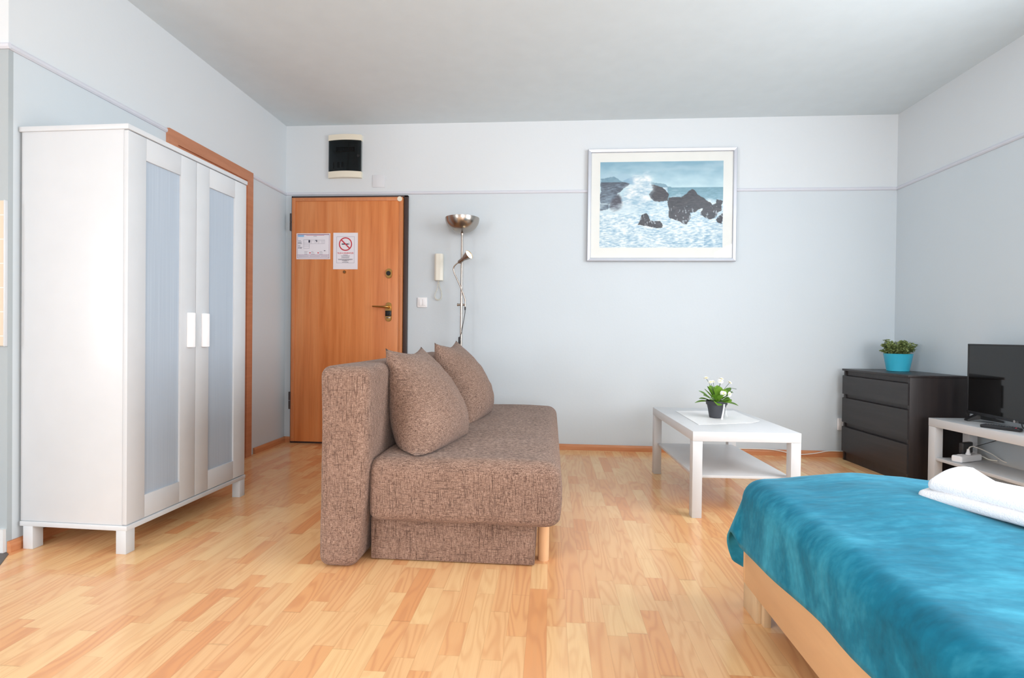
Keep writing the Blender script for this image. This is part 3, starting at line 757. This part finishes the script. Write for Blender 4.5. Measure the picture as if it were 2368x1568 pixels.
def bed_top(x, y):
    z = .452+.036*math.exp(-((x-1.02)/.26)**2)*math.exp(-((y-1.75)/.5)**2)+.014*math.exp(-((x-1.45)/.2)**2)
    z += .012*noise.noise(Vector((x*2.6+y*1.2, y*1.3-x*.8, 3.1))) + .006*noise.noise(Vector((x*7+y*5, y*3-x*4, 9.)))
    return z
bm = bmesh.new()
DA, DB, RR = .275, .40, .075          # overhang left, overhang at foot, edge radius
XE, YE = .735, 1.795                   # where the top starts to round over
us = [-1+i/16 for i in range(16)] + [i/40 for i in range(41)]      # <0 overhang, 0..1 across the bed
ts = [-1+i/18 for i in range(18)] + [i/44 for i in range(45)]
V = {}
def cover(u, t):
    x = XE+max(0, u)*(2.36-XE); y = YE-max(0, t)*(YE-BY0)
    fa, fb = max(0, -u), max(0, -t); f = max(fa, fb)
    z = bed_top(x, y)
    if f <= 0: return Vector((x, y, z))
    th = math.atan2(fb, fa); ca, sa = math.cos(th), math.sin(th)
    da = DA-.055*max(0, min(1, (1.80-y)/1.0))
    L = da*ca**2+DB*sa**2; L *= 1-.20*max(0, math.sin(min(math.pi, 2.8*th))); dist = f*L
    arc = RR*math.pi/2
    if dist < arc: out = RR*math.sin(dist/RR); dn = RR*(1-math.cos(dist/RR))
    else:
        e = dist-arc; out = RR+e*(.02+.30*max(0, math.sin(2*th))**1.2+.10*math.exp(-((y-1.80)/.22)**2)*ca); dn = RR+e*.99
    fold = .010*math.sin(x*16+1)*max(0, (dist-arc)/.2)*sa + .007*math.sin(y*13)*max(0, (dist-arc)/.2)*ca
    out += fold
    return Vector((x-ca*out, y+sa*out, z-dn))
for i, u in enumerate(us):
    for j, t in enumerate(ts): V[i, j] = bm.verts.new(cover(u, t))
for i in range(len(us)-1):
    for j in range(len(ts)-1): bm.faces.new((V[i, j], V[i+1, j], V[i+1, j+1], V[i, j+1]))
bmesh.ops.recalc_face_normals(bm, faces=bm.faces[:])
bmesh.ops.solidify(bm, geom=bm.faces[:], thickness=.006)
tag(obj('bedspread', bm, VELVET, None, 180), 'teal velvet bedspread draped over the bed', 'bedspread')

# folded towel on the bed
tw = thing('folded_towel', 'thick white folded towel lying on the teal bedspread', 'towel', (1.062, 1.583, .474), math.atan2(-.213, .113))
def tl_(seed, sag):
    def f(p):
        q = p.copy(); q.z += wob(p, 9, .008, seed)+sag*(p.x*p.x)*0; q.x += wob(p, 6, .010, seed+3); q.y += wob(p, 7, .008, seed+5); return q
    return f
bm = bmesh.new(); softbox(bm, 0, .48, 0, .22, .002, .036, .0165, (16, 10, 2), tl_(2, 0)); obj('lower_fold', bm, TOWEL, tw, 180)
def tu(p):
    q = tl_(7, 0)(p); k = max(0, 1-abs(p.x-.045)/.06); q.z += .030*k*max(0, math.sin((p.y-.02)*13)); return q
bm = bmesh.new(); softbox(bm, .022, .48, .012, .205, .034, .064, .0145, (16, 10, 2), tu); obj('upper_fold', bm, TOWEL, tw, 180)

# ============================================================ FLOOR LAMP
lp = thing('floor_lamp', 'brushed steel uplighter floor lamp with reading arm by back wall', 'lamp', (-.716, 4.11, 0))
bm = bmesh.new(); lathe(bm, [(0, 0), (.12, 0), (.122, .004), (.12, .014), (.02, .026), (.014, .04), (0, .04)], 40); obj('base', bm, STEEL, lp, 40)
bm = bmesh.new(); cyl(bm, (0, 0, .03), (0, 0, 1.77), .0090, seg=20); obj('pole', bm, STEEL, lp, 40)
bm = bmesh.new(); prof = [(.0095, 1.735), (.012, 1.75), (.02, 1.752)]
prof += [(.1375*math.sin(a), 1.872-.122*math.cos(a)) for a in [R(10+80*i/14) for i in range(15)]]
prof += [(.1355*math.sin(a), 1.872-.119*math.cos(a)) for a in [R(90-80*i/14) for i in range(15)]] + [(0, 1.755)]
lathe(bm, prof, 56); obj('bowl_shade', bm, STEEL, lp, 50)
bm = bmesh.new(); cyl(bm, (-.022, -.002, 1.177), (.034, -.002, 1.177), .008, seg=16); cyl(bm, (0, 0, 1.165), (0, 0, 1.189), .0135, seg=20); cyl(bm, (-.034, -.002, 1.177), (-.022, -.002, 1.177), .011, seg=16)
obj('joint', bm, STEEL, lp, 40)
bm = bmesh.new(); arm = spline([(.031, -.004, 1.155), (.032, -.006, 1.20), (.026, -.010, 1.235), (-.002, -.016, 1.31), (-.035, -.024, 1.385), (-.057, -.03, 1.435), (-.060, -.034, 1.470), (-.040, -.04, 1.497), (-.012, -.045, 1.515)], 6); tube(bm, arm, .0055, 10)
obj('reading_arm', bm, STEEL, lp, 180)
ax_ = Vector((.082, -.045, .050)).normalized(); p0 = Vector((-.016, -.044, 1.512)); q = ax_.to_track_quat('Z', 'Y').to_matrix().to_4x4(); Mx = Matrix.Translation(p0) @ q
bm = bmesh.new(); lathe(bm, [(0, -.004), (.012, -.002), (.0155, .006), (.0165, .055), (.020, .062), (.028, .085), (.0375, .118), (.0365, .118), (.026, .085), (.018, .062), (0, .058)], 30, Mx)
sh = obj('spot_shade', bm, STEEL, lp, 50)
bm = bmesh.new(); lathe(bm, [(0, .062), (.016, .064), (.022, .085), (.031, .108), (.020, .113), (0, .114)], 24, Mx); obj('spot_bulb', bm, BULB, sh, 180, 'glowing warm bulb')
bm = bmesh.new(); tube(bm, spline([(.031, -.004, 1.155), (.030, -.006, 1.11), (.018, -.01, 1.03), (.004, -.013, .95), (-.010, -.014, .90), (-.012, -.014, .80), (-.006, -.012, .4), (0, -.012, .05)], 8), .0026, 8)
cord = obj('cord', bm, BLACK_SATIN, lp, 180)
bm = bmesh.new(); cyl(bm, (.031, -.004, 1.135), (.031, -.004, 1.158), .006, seg=14); obj('cord_grommet', bm, BLACK, cord, 40)
bm = bmesh.new(); box(bm, -.019, -.004, -.024, -.006, .862, .918, .004, 3); obj('switch', bm, BLACK_SATIN, cord, 40)

# ============================================================ THINGS ON THE BACK WALL
# framed seascape
PU0, PU1, PV0, PV1 = .290, 1.468, 1.546, 2.454
pc = thing('framed_picture', 'large framed print of waves breaking on dark rocks', 'picture', ((PU0+PU1)/2, YB-.0135, PV0))
hw, hh = (PU1-PU0)/2, PV1-PV0
fw = .029
bm = bmesh.new()
pf = [(0, 0), (0, -.022), (.004, -.026), (.024, -.022), (fw, -.014), (fw, 0)]     # (inset, y)
def ring(inset): return [(-hw+inset, inset), (hw-inset, inset), (hw-inset, hh-inset), (-hw+inset, hh-inset)]
rows = [[bm.verts.new((x, y_, z)) for x, z in ring(i_)] for i_, y_ in pf]
for k in range(len(rows)):
    A, B = rows[k], rows[(k+1) % len(rows)]
    for i in range(4): bm.faces.new((A[i], A[(i+1) % 4], B[(i+1) % 4], B[i]))
obj('frame', bm, SILVER, pc, None, 'silver picture frame')
bxo('mount', (-hw+fw-.002, hw-fw+.002, -.008, -.003, fw-.002, hh-fw+.002), MATBOARD, pc, label='cream mount board')
bxo('glass', (-hw+fw-.002, hw-fw+.002, -.0135, -.0115, fw-.002, hh-fw+.002), PANE, pc)
ax0, ax1, az0, az1 = -hw+.100, hw-.103, .112, hh-.103
def fbm(x, y, s, o=4, seed=0.):
    v = 0; a = .5
    for k in range(o): v += a*noise.noise(Vector((x*s*2**k+seed, y*s*2**k-seed, seed*.7+k))); a *= .5
    return v
def inpoly(p, x, y):
    c = False; n = len(p)
    for i in range(n):
        x1, y1 = p[i]; x2, y2 = p[i-1]
        if (y1 > y) != (y2 > y) and x < (x2-x1)*(y-y1)/(y2-y1)+x1: c = not c
    return c
def cv(pts): return [((x-260)/1530, (y-(268-30*(x-260)/1530))/(1052+20*(x-260)/1530)) for x, y in pts]
cliff = cv([(262, 470), (380, 455), (445, 442), (490, 470), (520, 505), (630, 525), (600, 560), (540, 590), (500, 640), (480, 640), (470, 700), (420, 740), (370, 800), (362, 850), (262, 870)])
rk1 = cv([(370, 830), (405, 735), (440, 715), (488, 655), (530, 705), (548, 770), (540, 830), (480, 870), (420, 880)])
rk2 = cv([(905, 540), (940, 535), (1000, 560), (1040, 570), (1085, 605), (1110, 650), (1118, 735), (1060, 745), (1010, 758), (960, 745), (895, 700), (885, 660), (915, 600)])
rk3 = cv([(1110, 760), (1130, 700), (1190, 690), (1270, 695), (1330, 650), (1385, 615), (1410, 588), (1435, 592), (1470, 640), (1490, 670), (1560, 695), (1590, 735), (1640, 760), (1660, 785), (1705, 765), (1710, 715), (1785, 735), (1785, 850), (1740, 870), (1700, 930), (1640, 965), (1560, 940), (1510, 900), (1540, 820), (1450, 870), (1380, 880), (1395, 950), (1370, 990), (1350, 1030), (1290, 1020), (1240, 985), (1140, 955), (1120, 930), (1125, 850)])
rk4 = cv([(1700, 960), (1760, 900), (1785, 880), (1785, 1020), (1740, 1000)])
rk5 = cv([(728, 1035), (770, 960), (790, 920), (845, 895), (875, 930), (890, 980), (960, 990), (1020, 985), (1045, 1020), (1040, 1070), (980, 1085), (900, 1060), (850, 1050)])
hills = cv([(262, 420), (400, 405), (480, 430), (540, 402), (600, 410), (700, 460), (700, 540), (262, 540)])
hill2 = cv([(550, 500), (600, 470), (700, 440), (700, 530), (600, 530)])
hill3 = cv([(900, 505), (960, 515), (1080, 530), (1110, 560), (1140, 560), (1160, 575), (900, 580)])
spray = cv([(520, 690), (560, 590), (640, 540), (650, 470), (690, 435), (750, 425), (800, 430), (850, 395), (880, 370), (890, 440), (930, 500), (915, 600), (890, 680), (920, 740), (1000, 770), (900, 820), (700, 850), (560, 870), (545, 760)])
def lerp(a, b, t): t = max(0, min(1, t)); return tuple(x+(y-x)*t for x, y in zip(a, b))
OFF = [(0, 0)]+[(math.cos(a*1.047), math.sin(a*1.047)) for a in range(6)]+[(.5*math.cos(a*1.57+.5), .5*math.sin(a*1.57+.5)) for a in range(4)]
def soft(p, x, y, r):
    return sum(inpoly(p, x+a*r, y+b*r*1.4) for a, b in OFF)/len(OFF)
SPX0, SPX1, SPY0, SPY1 = min(p[0] for p in spray)-.06, max(p[0] for p in spray)+.06, min(p[1] for p in spray)-.08, max(p[1] for p in spray)+.08
def paint(u, v):
    du, dv = fbm(u, v, 14, 4, 2.)*.02, fbm(u, v, 14, 4, 7.)*.02
    n1 = fbm(u, v*1.6, 9, 5, 1.); n2 = fbm(u+v*.5, v*2.6, 30, 5, 4.)*1.05
    c = lerp((140, 182, 204), (206, 232, 242), v/.30 + n1*.5)
    if v < .16: c = lerp(c, (218, 234, 242), (fbm(u*.6, v*2, 4, 3, 11.)+.05)*1.4)
    U, W = u+du, v+dv
    if inpoly(hills, U, W*1): c = lerp(c, (176, 206, 224), .6)
    if inpoly(hill2, U, W): c = (150, 186, 212)
    if inpoly(hill3, u+du*.4, v+dv*.4): c = (138, 172, 190)
    hz = .305
    if v > hz and u > .42 or v > .42:
        sea = lerp((122, 164, 182), (150, 192, 210), (v-hz)*4+n2*1.2)
        foam = lerp((152, 192, 216), (240, 249, 253), .62+n2*1.5+n1*.6)
        c = lerp(sea, foam, (v-.40)*7+n1*1.6) if u > .55 else foam
        if v > .62: c = lerp((140, 182, 210), (244, 251, 254), .70+n2*1.55+n1*.55-(.25 if u > .85 and v > .85 else 0))
    if inpoly(cliff, U, W): c = lerp((82, 90, 106), (160, 184, 202), .12+n2*.9+n1*.6+(v-.25)*1.5)
    if inpoly(hills, u, v) and inpoly(cliff, U, W) and v < .235: c = lerp((112, 150, 172), (140, 172, 190), .5+n2)
    if inpoly(rk2, U, W): c = lerp((58, 56, 66), (92, 86, 92), .4+n2*1.6)
    if SPX0 < u < SPX1 and SPY0 < v < SPY1:
        k = soft(spray, u+du*2.2, v+dv*2.2, .028)
        if k > 0: c = lerp(c, lerp((158, 194, 216), (250, 252, 254), .66+n1*1.5+n2*1.0-max(0, v-.42)*1.6), k)
    k = soft(rk1, U, W, .010) if .04 < u < .22 and .33 < v < .62 else 0
    if k > 0: c = lerp(c, lerp((78, 78, 92), (186, 204, 218), .02+n2*.9+(v-.45)*2.6), k)
    if .48 < v < .60 and u < .45: c = lerp(c, (222, 238, 246), (v-.46)*5+n1*1.6)
    if inpoly(rk3, U, W) or inpoly(rk4, U, W) or inpoly(rk5, U, W):
        c = lerp((52, 50, 60), (84, 80, 88), .35+n2*1.5)
        if fbm(u*3, v, 22, 3, 21.) > .20 and v > .52: c = lerp(c, (214, 226, 236), .6)
    return lin(tuple(max(0, min(255, x)) for x in c))
bm = bmesh.new(); NU, NV = 260, 180; cl = bm.loops.layers.float_color.new('print'); Q = {}
for i in range(NU+1):
    for j in range(NV+1): Q[i, j] = (bm.verts.new((ax0+(ax1-ax0)*i/NU, -.0088, az1-(az1-az0)*j/NV)), paint(i/NU, j/NV))
for i in range(NU):
    for j in range(NV):
        q4 = [Q[i, j], Q[i, j+1], Q[i+1, j+1], Q[i+1, j]]
        f = bm.faces.new([a[0] for a in q4])
        for lo, a in zip(f.loops, q4): lo[cl] = (*a[1], 1)
PRINT, nt, b = principled('seascape_print', (255, 255, 255), .5, spec=.3)
vc = nt.nodes.new('ShaderNodeVertexColor'); vc.layer_name = 'print'; nt.links.new(vc.outputs[0], b.inputs['Base Color'])
obj('print', bm, PRINT, pc, None, 'sea and rocks print')

# distribution box
fb = thing('fuse_box', 'cream fuse box with smoked dark cover high above the door', 'fuse box', (-1.744, YB, 2.247))
def curved(bm, z0, z1, y0, bulge, x0=-.143, x1=.143, n=14, zc=0.):
    A = []
    for i in range(n+1):
        t = -1+2*i/n; x = (x0+x1)/2+(x1-x0)/2*t; y = -(y0+bulge*(1-t*t)); dz = zc*(1-t*t)
        A.append([bm.verts.new(p) for p in ((x, 0, z0+dz), (x, y, z0+dz), (x, y, z1+dz), (x, 0, z1+dz))])
    for a, b_ in zip(A, A[1:]):
        for k in range(4): bm.faces.new((a[k], b_[k], b_[(k+1) % 4], a[(k+1) % 4]))
    bm.faces.new(A[0][::-1]); bm.faces.new(A[-1])
bm = bmesh.new(); curved(bm, .0, .052, .028, .014, zc=.004); obj('end_cap', bm, PLASTIC_CREAM, fb, 40)
bm = bmesh.new(); curved(bm, .312, .360, .028, .014, zc=.004); obj('end_cap', bm, PLASTIC_CREAM, fb, 40)
bxo('back_plate', (-.140, .140, -.012, 0, .05, .316), BOXGREY, fb)
bm = bmesh.new(); box(bm, -.084, .078, -.0155, -.010, .222, .264); mod = obj('breaker_slot', bm, BLACK, fb)
for k in range(8): bxo('breaker', (-.080+k*.0195, -.064+k*.0195, -.022, -.0145, .230, .254), KEYS, mod)
for x0, x1, z0, z1 in ((-.108, -.098, .085, .135), (-.070, -.050, .09, .138), (-.034, -.018, .095, .138)): bxo('switch_block', (x0, x1, -.016, -.01, z0, z1), BLACK, fb)
bm = bmesh.new(); n = 14; A = []
for i in range(n+1):
    t = -1+2*i/n; y = -(.030+.012*(1-t*t)); dz = .004*(1-t*t); A.append([bm.verts.new(p) for p in ((.140*t, y, .0525+dz), (.140*t, y, .312+dz))])
for a, b_ in zip(A, A[1:]): bm.faces.new((a[0], b_[0], b_[1], a[1]))
bmesh.ops.solidify(bm, geom=bm.faces[:], thickness=.0016)
cvr = obj('smoked_cover', bm, SMOKED, fb, 60, 'smoked dark cover')
bm = bmesh.new(); cyl(bm, (.118, -.037, .182), (.118, -.030, .182), .011, seg=20); obj('cover_latch', bm, BLACK, cvr, 40)

# junction plate
o = bxo('junction_plate', (-1.512, -1.406, YB-.006, YB, 2.172, 2.276), PAINT_PLATE, None, .002)
tag(o, 'square white cover plate on the wall below the fuse box', 'cover plate')
# double light switch
ls = thing('light_switch', 'white double light switch beside the entrance door', 'light switch', (-1.074, YB, 1.2035))
bm = bmesh.new(); box(bm, -.042, .042, -.010, 0, -.042, .042, .004, 3); obj('switch_plate', bm, PLASTIC_W, ls, 40)
for x in (-.0262, .0006): bxo('rocker', (x, x+.0256, -.015, -.008, -.026, .026), PLASTIC_W, ls, .0015)
# intercom handset
ic = thing('intercom_handset', 'ivory wall intercom handset with curly cord beside the lamp', 'intercom', (-.932, YB, 1.385))
bm = bmesh.new(); prism(bm, [(-.036, 0), (-.036, -.030), (-.020, -.046), (.018, -.046), (.036, -.034), (.036, 0)], 'z', 0, .222)
bmesh.ops.bevel(bm, geom=bm.edges[:], offset=.003, segments=2, affect='EDGES'); obj('handset', bm, PLASTIC_IVORY, ic, 30)
bm = bmesh.new(); loop = spline([(-.004, -.022, .0), (-.006, -.022, -.03), (-.014, -.022, -.075), (-.031, -.020, -.115), (-.030, -.018, -.145), (-.010, -.016, -.160), (.014, -.014, -.152), (.024, -.012, -.125), (.018, -.010, -.085), (.004, -.010, -.045), (.000, -.010, -.004)], 22)
hel = []
for i, p in enumerate(loop):
    t = (loop[min(i+1, len(loop)-1)]-loop[max(i-1, 0)]).normalized(); a = i*.95
    n1 = t.cross(Vector((0, 1, 0))).normalized(); n2 = t.cross(n1); hel.append(p+(n1*math.cos(a)+n2*math.sin(a))*.0045)
hel = spline(hel, 3); tube(bm, hel, .0019, 6); obj('curly_cord', bm, PLASTIC_IVORY, ic, 180)
# wall socket partly behind the chest
sk = thing('wall_socket', 'white wall socket half hidden behind the black chest', 'socket', (2.318, YB, .263))
bm = bmesh.new(); box(bm, -.042, .042, -.018, 0, -.048, .048, .005, 3); obj('socket_plate', bm, PLASTIC_W, sk, 40)
bm = bmesh.new(); lathe(bm, [(0, .012), (.019, .012), (.021, .020), (.023, .019)], 24, Matrix.Rotation(R(90), 4, 'X')); obj('socket_well', bm, PLASTIC_IVORY, sk, 40)
# cable along the skirting
bm = bmesh.new(); tube(bm, spline([(1.22, 4.243, .052), (1.55, 4.243, .051), (1.78, 4.240, .048), (1.95, 4.232, .020), (2.08, 4.232, .028), (2.2, 4.24, .049), (2.32, 4.243, .05)], 8), .0036, 8)
tag(obj('skirting_cable', bm, CABLE_W, None, 180), 'white cable drooping along the skirting beside the black chest', 'cable')

# ============================================================ NOTICES ON THE ENTRANCE DOOR (local x,z on the sheet, front at y=-.001)
def strip(bm, x0, x1, z0, z1, y=-.0012):
    box(bm, x0, x1, y-.0003, y, z0, z1)
def outline(bm, x0, x1, z0, z1, t):
    strip(bm, x0, x1, z0, z0+t); strip(bm, x0, x1, z1-t, z1); strip(bm, x0, x0+t, z0, z1); strip(bm, x1-t, x1, z0, z1)
YD = YB-.0455
# left: evacuation plan in landscape; x -2.147..-1.867, z 1.563..1.767
ev = thing('evacuation_plan', 'landscape evacuation plan sheet taped left on the orange door', 'notice', (-2.003, YD, 1.668))
bxo('sheet', (-.1475, .1475, -.0010, 0, -.109, .109), PAPER, ev)
bm = bmesh.new(); outline(bm, -.139, .139, -.101, .102, .0025); strip(bm, -.139, .139, -.075, -.0712); strip(bm, -.139, .139, -.091, -.088); strip(bm, -.139, .139, .096, .1005); obj('border', bm, PURPLE, ev)
bm = bmesh.new(); strip(bm, -.134, -.082, .079, .095); obj('header_block', bm, BLUEPRINT, ev)
bm = bmesh.new()
outline(bm, -.085, .098, .022, .055, .0014); outline(bm, -.085, -.034, -.018, .056, .0014)
for x in (-.02, .014, .046, .074, .086): strip(bm, x, x+.0012, .022, .048)
for z in (.0, .012, .034): strip(bm, -.085, -.034, z, z+.0012)
strip(bm, -.034, .098, .045, .0462)
obj('floor_plan', bm, GREYPRINT, ev)
rnd = random.Random(3)
def mark(name, x0, x1, z0, z1, mat, par):
    m_ = bmesh.new(); strip(m_, x0, x1, z0, z1); return obj(name, m_, mat, par)
for zz in (.047, .037, .031, .026, .021, .006, -.001, -.008): mark('text_line', -.134, -.134+rnd.uniform(.02, .042), zz, zz+.002, NAVY, ev)
bm = bmesh.new(); prism(bm, [(-.134, -.0175), (-.108, -.0175), (-.108, -.0205), (-.100, -.0157), (-.108, -.011), (-.108, -.0140), (-.134, -.0140)], 'y', -.0015, -.0012); obj('arrow', bm, NAVY, ev)
for x in (-.042, -.036, .018, .026): mark('plan_mark', x, x+.007, rnd.uniform(.026, .046), .052, NAVY, ev)
mark('plan_mark', .092, .106, -.040, -.035, NAVY, ev)
for x in (-.078, -.018, .054):
    for z in (-.046, -.056, -.067): mark('text_line', x, x+rnd.uniform(.016, .032), z, z+.0016, NAVY, ev)
for x0, x1 in ((-.126, -.04), (-.03, .058), (.066, .126)): mark('text_line', x0, x1, -.0835, -.0815, GREYPRINT, ev)
mark('text_line', .0, .03, .083, .0848, NAVY, ev)
for x in (-.034, .037): mark('red_symbol', x, x+.011, -.060, -.051, RED, ev)
mark('title_line', -.062, .094, .0905, .0925, RED, ev)
# right: no smoking notice, portrait
ns = thing('no_smoking_notice', 'portrait no smoking notice taped on the orange door', 'notice', (-1.724, YD, 1.628))
bxo('sheet', (-.106, .106, -.0010, 0, -.153, .153), PAPER, ns)
bm = bmesh.new(); outline(bm, -.077, .077, -.101, .121, .0018); obj('border', bm, GREYPRINT, ns)
bm = bmesh.new(); zc = .058; n = 48
for i in range(n):
    a0, a1 = 2*math.pi*i/n, 2*math.pi*(i+1)/n
    f = [bm.verts.new((r_*math.cos(a), -.0016, zc+r_*math.sin(a))) for r_, a in ((.057, a0), (.057, a1), (.0475, a1), (.0475, a0))]; bm.faces.new(f)
bmesh.ops.remove_doubles(bm, verts=bm.verts[:], dist=1e-5)
dx = Vector((math.cos(R(-45)), 0, math.sin(R(-45)))); nx = Vector((-dx.z, 0, dx.x))
bm.faces.new([bm.verts.new(Vector((0, -.0019, zc))+dx*s*.050+nx*t*.0052) for s, t in ((-1, -1), (1, -1), (1, 1), (-1, 1))])
obj('prohibition_ring', bm, RED, ns)
bm = bmesh.new(); strip(bm, -.033, .026, zc-.0045, zc+.0045); strip(bm, .029, .033, zc-.0045, zc+.0045); strip(bm, .030, .0315, zc+.007, zc+.016); obj('cigarette', bm, NAVY, ns)
text('heading', 'TILOS A DOHÁNYZÁS', .017, RED, ns, (0, -.0013, -.0185), width=.140, bold=.0004)
for z, hwid in ((-.0325, .020), (-.0410, .039), (-.0495, .034), (-.0575, .034), (-.0685, .064), (-.0740, .060), (-.0795, .030), (-.0845, .016), (-.0935, .027)):
    x = -hwid; bm = bmesh.new()
    while x < hwid-.004:
        l = rnd.uniform(.005, .013); strip(bm, x, min(hwid, x+l), z-.0014, z+.0014); x += l+.0018
    obj('text_line', bm, NAVY, ns)

for o in list(sc.objects):          # every object at the top of its tree carries its own description
    if o.parent is None and o.type in ('MESH', 'EMPTY') and 'label' not in o: print('NO LABEL', o.name)
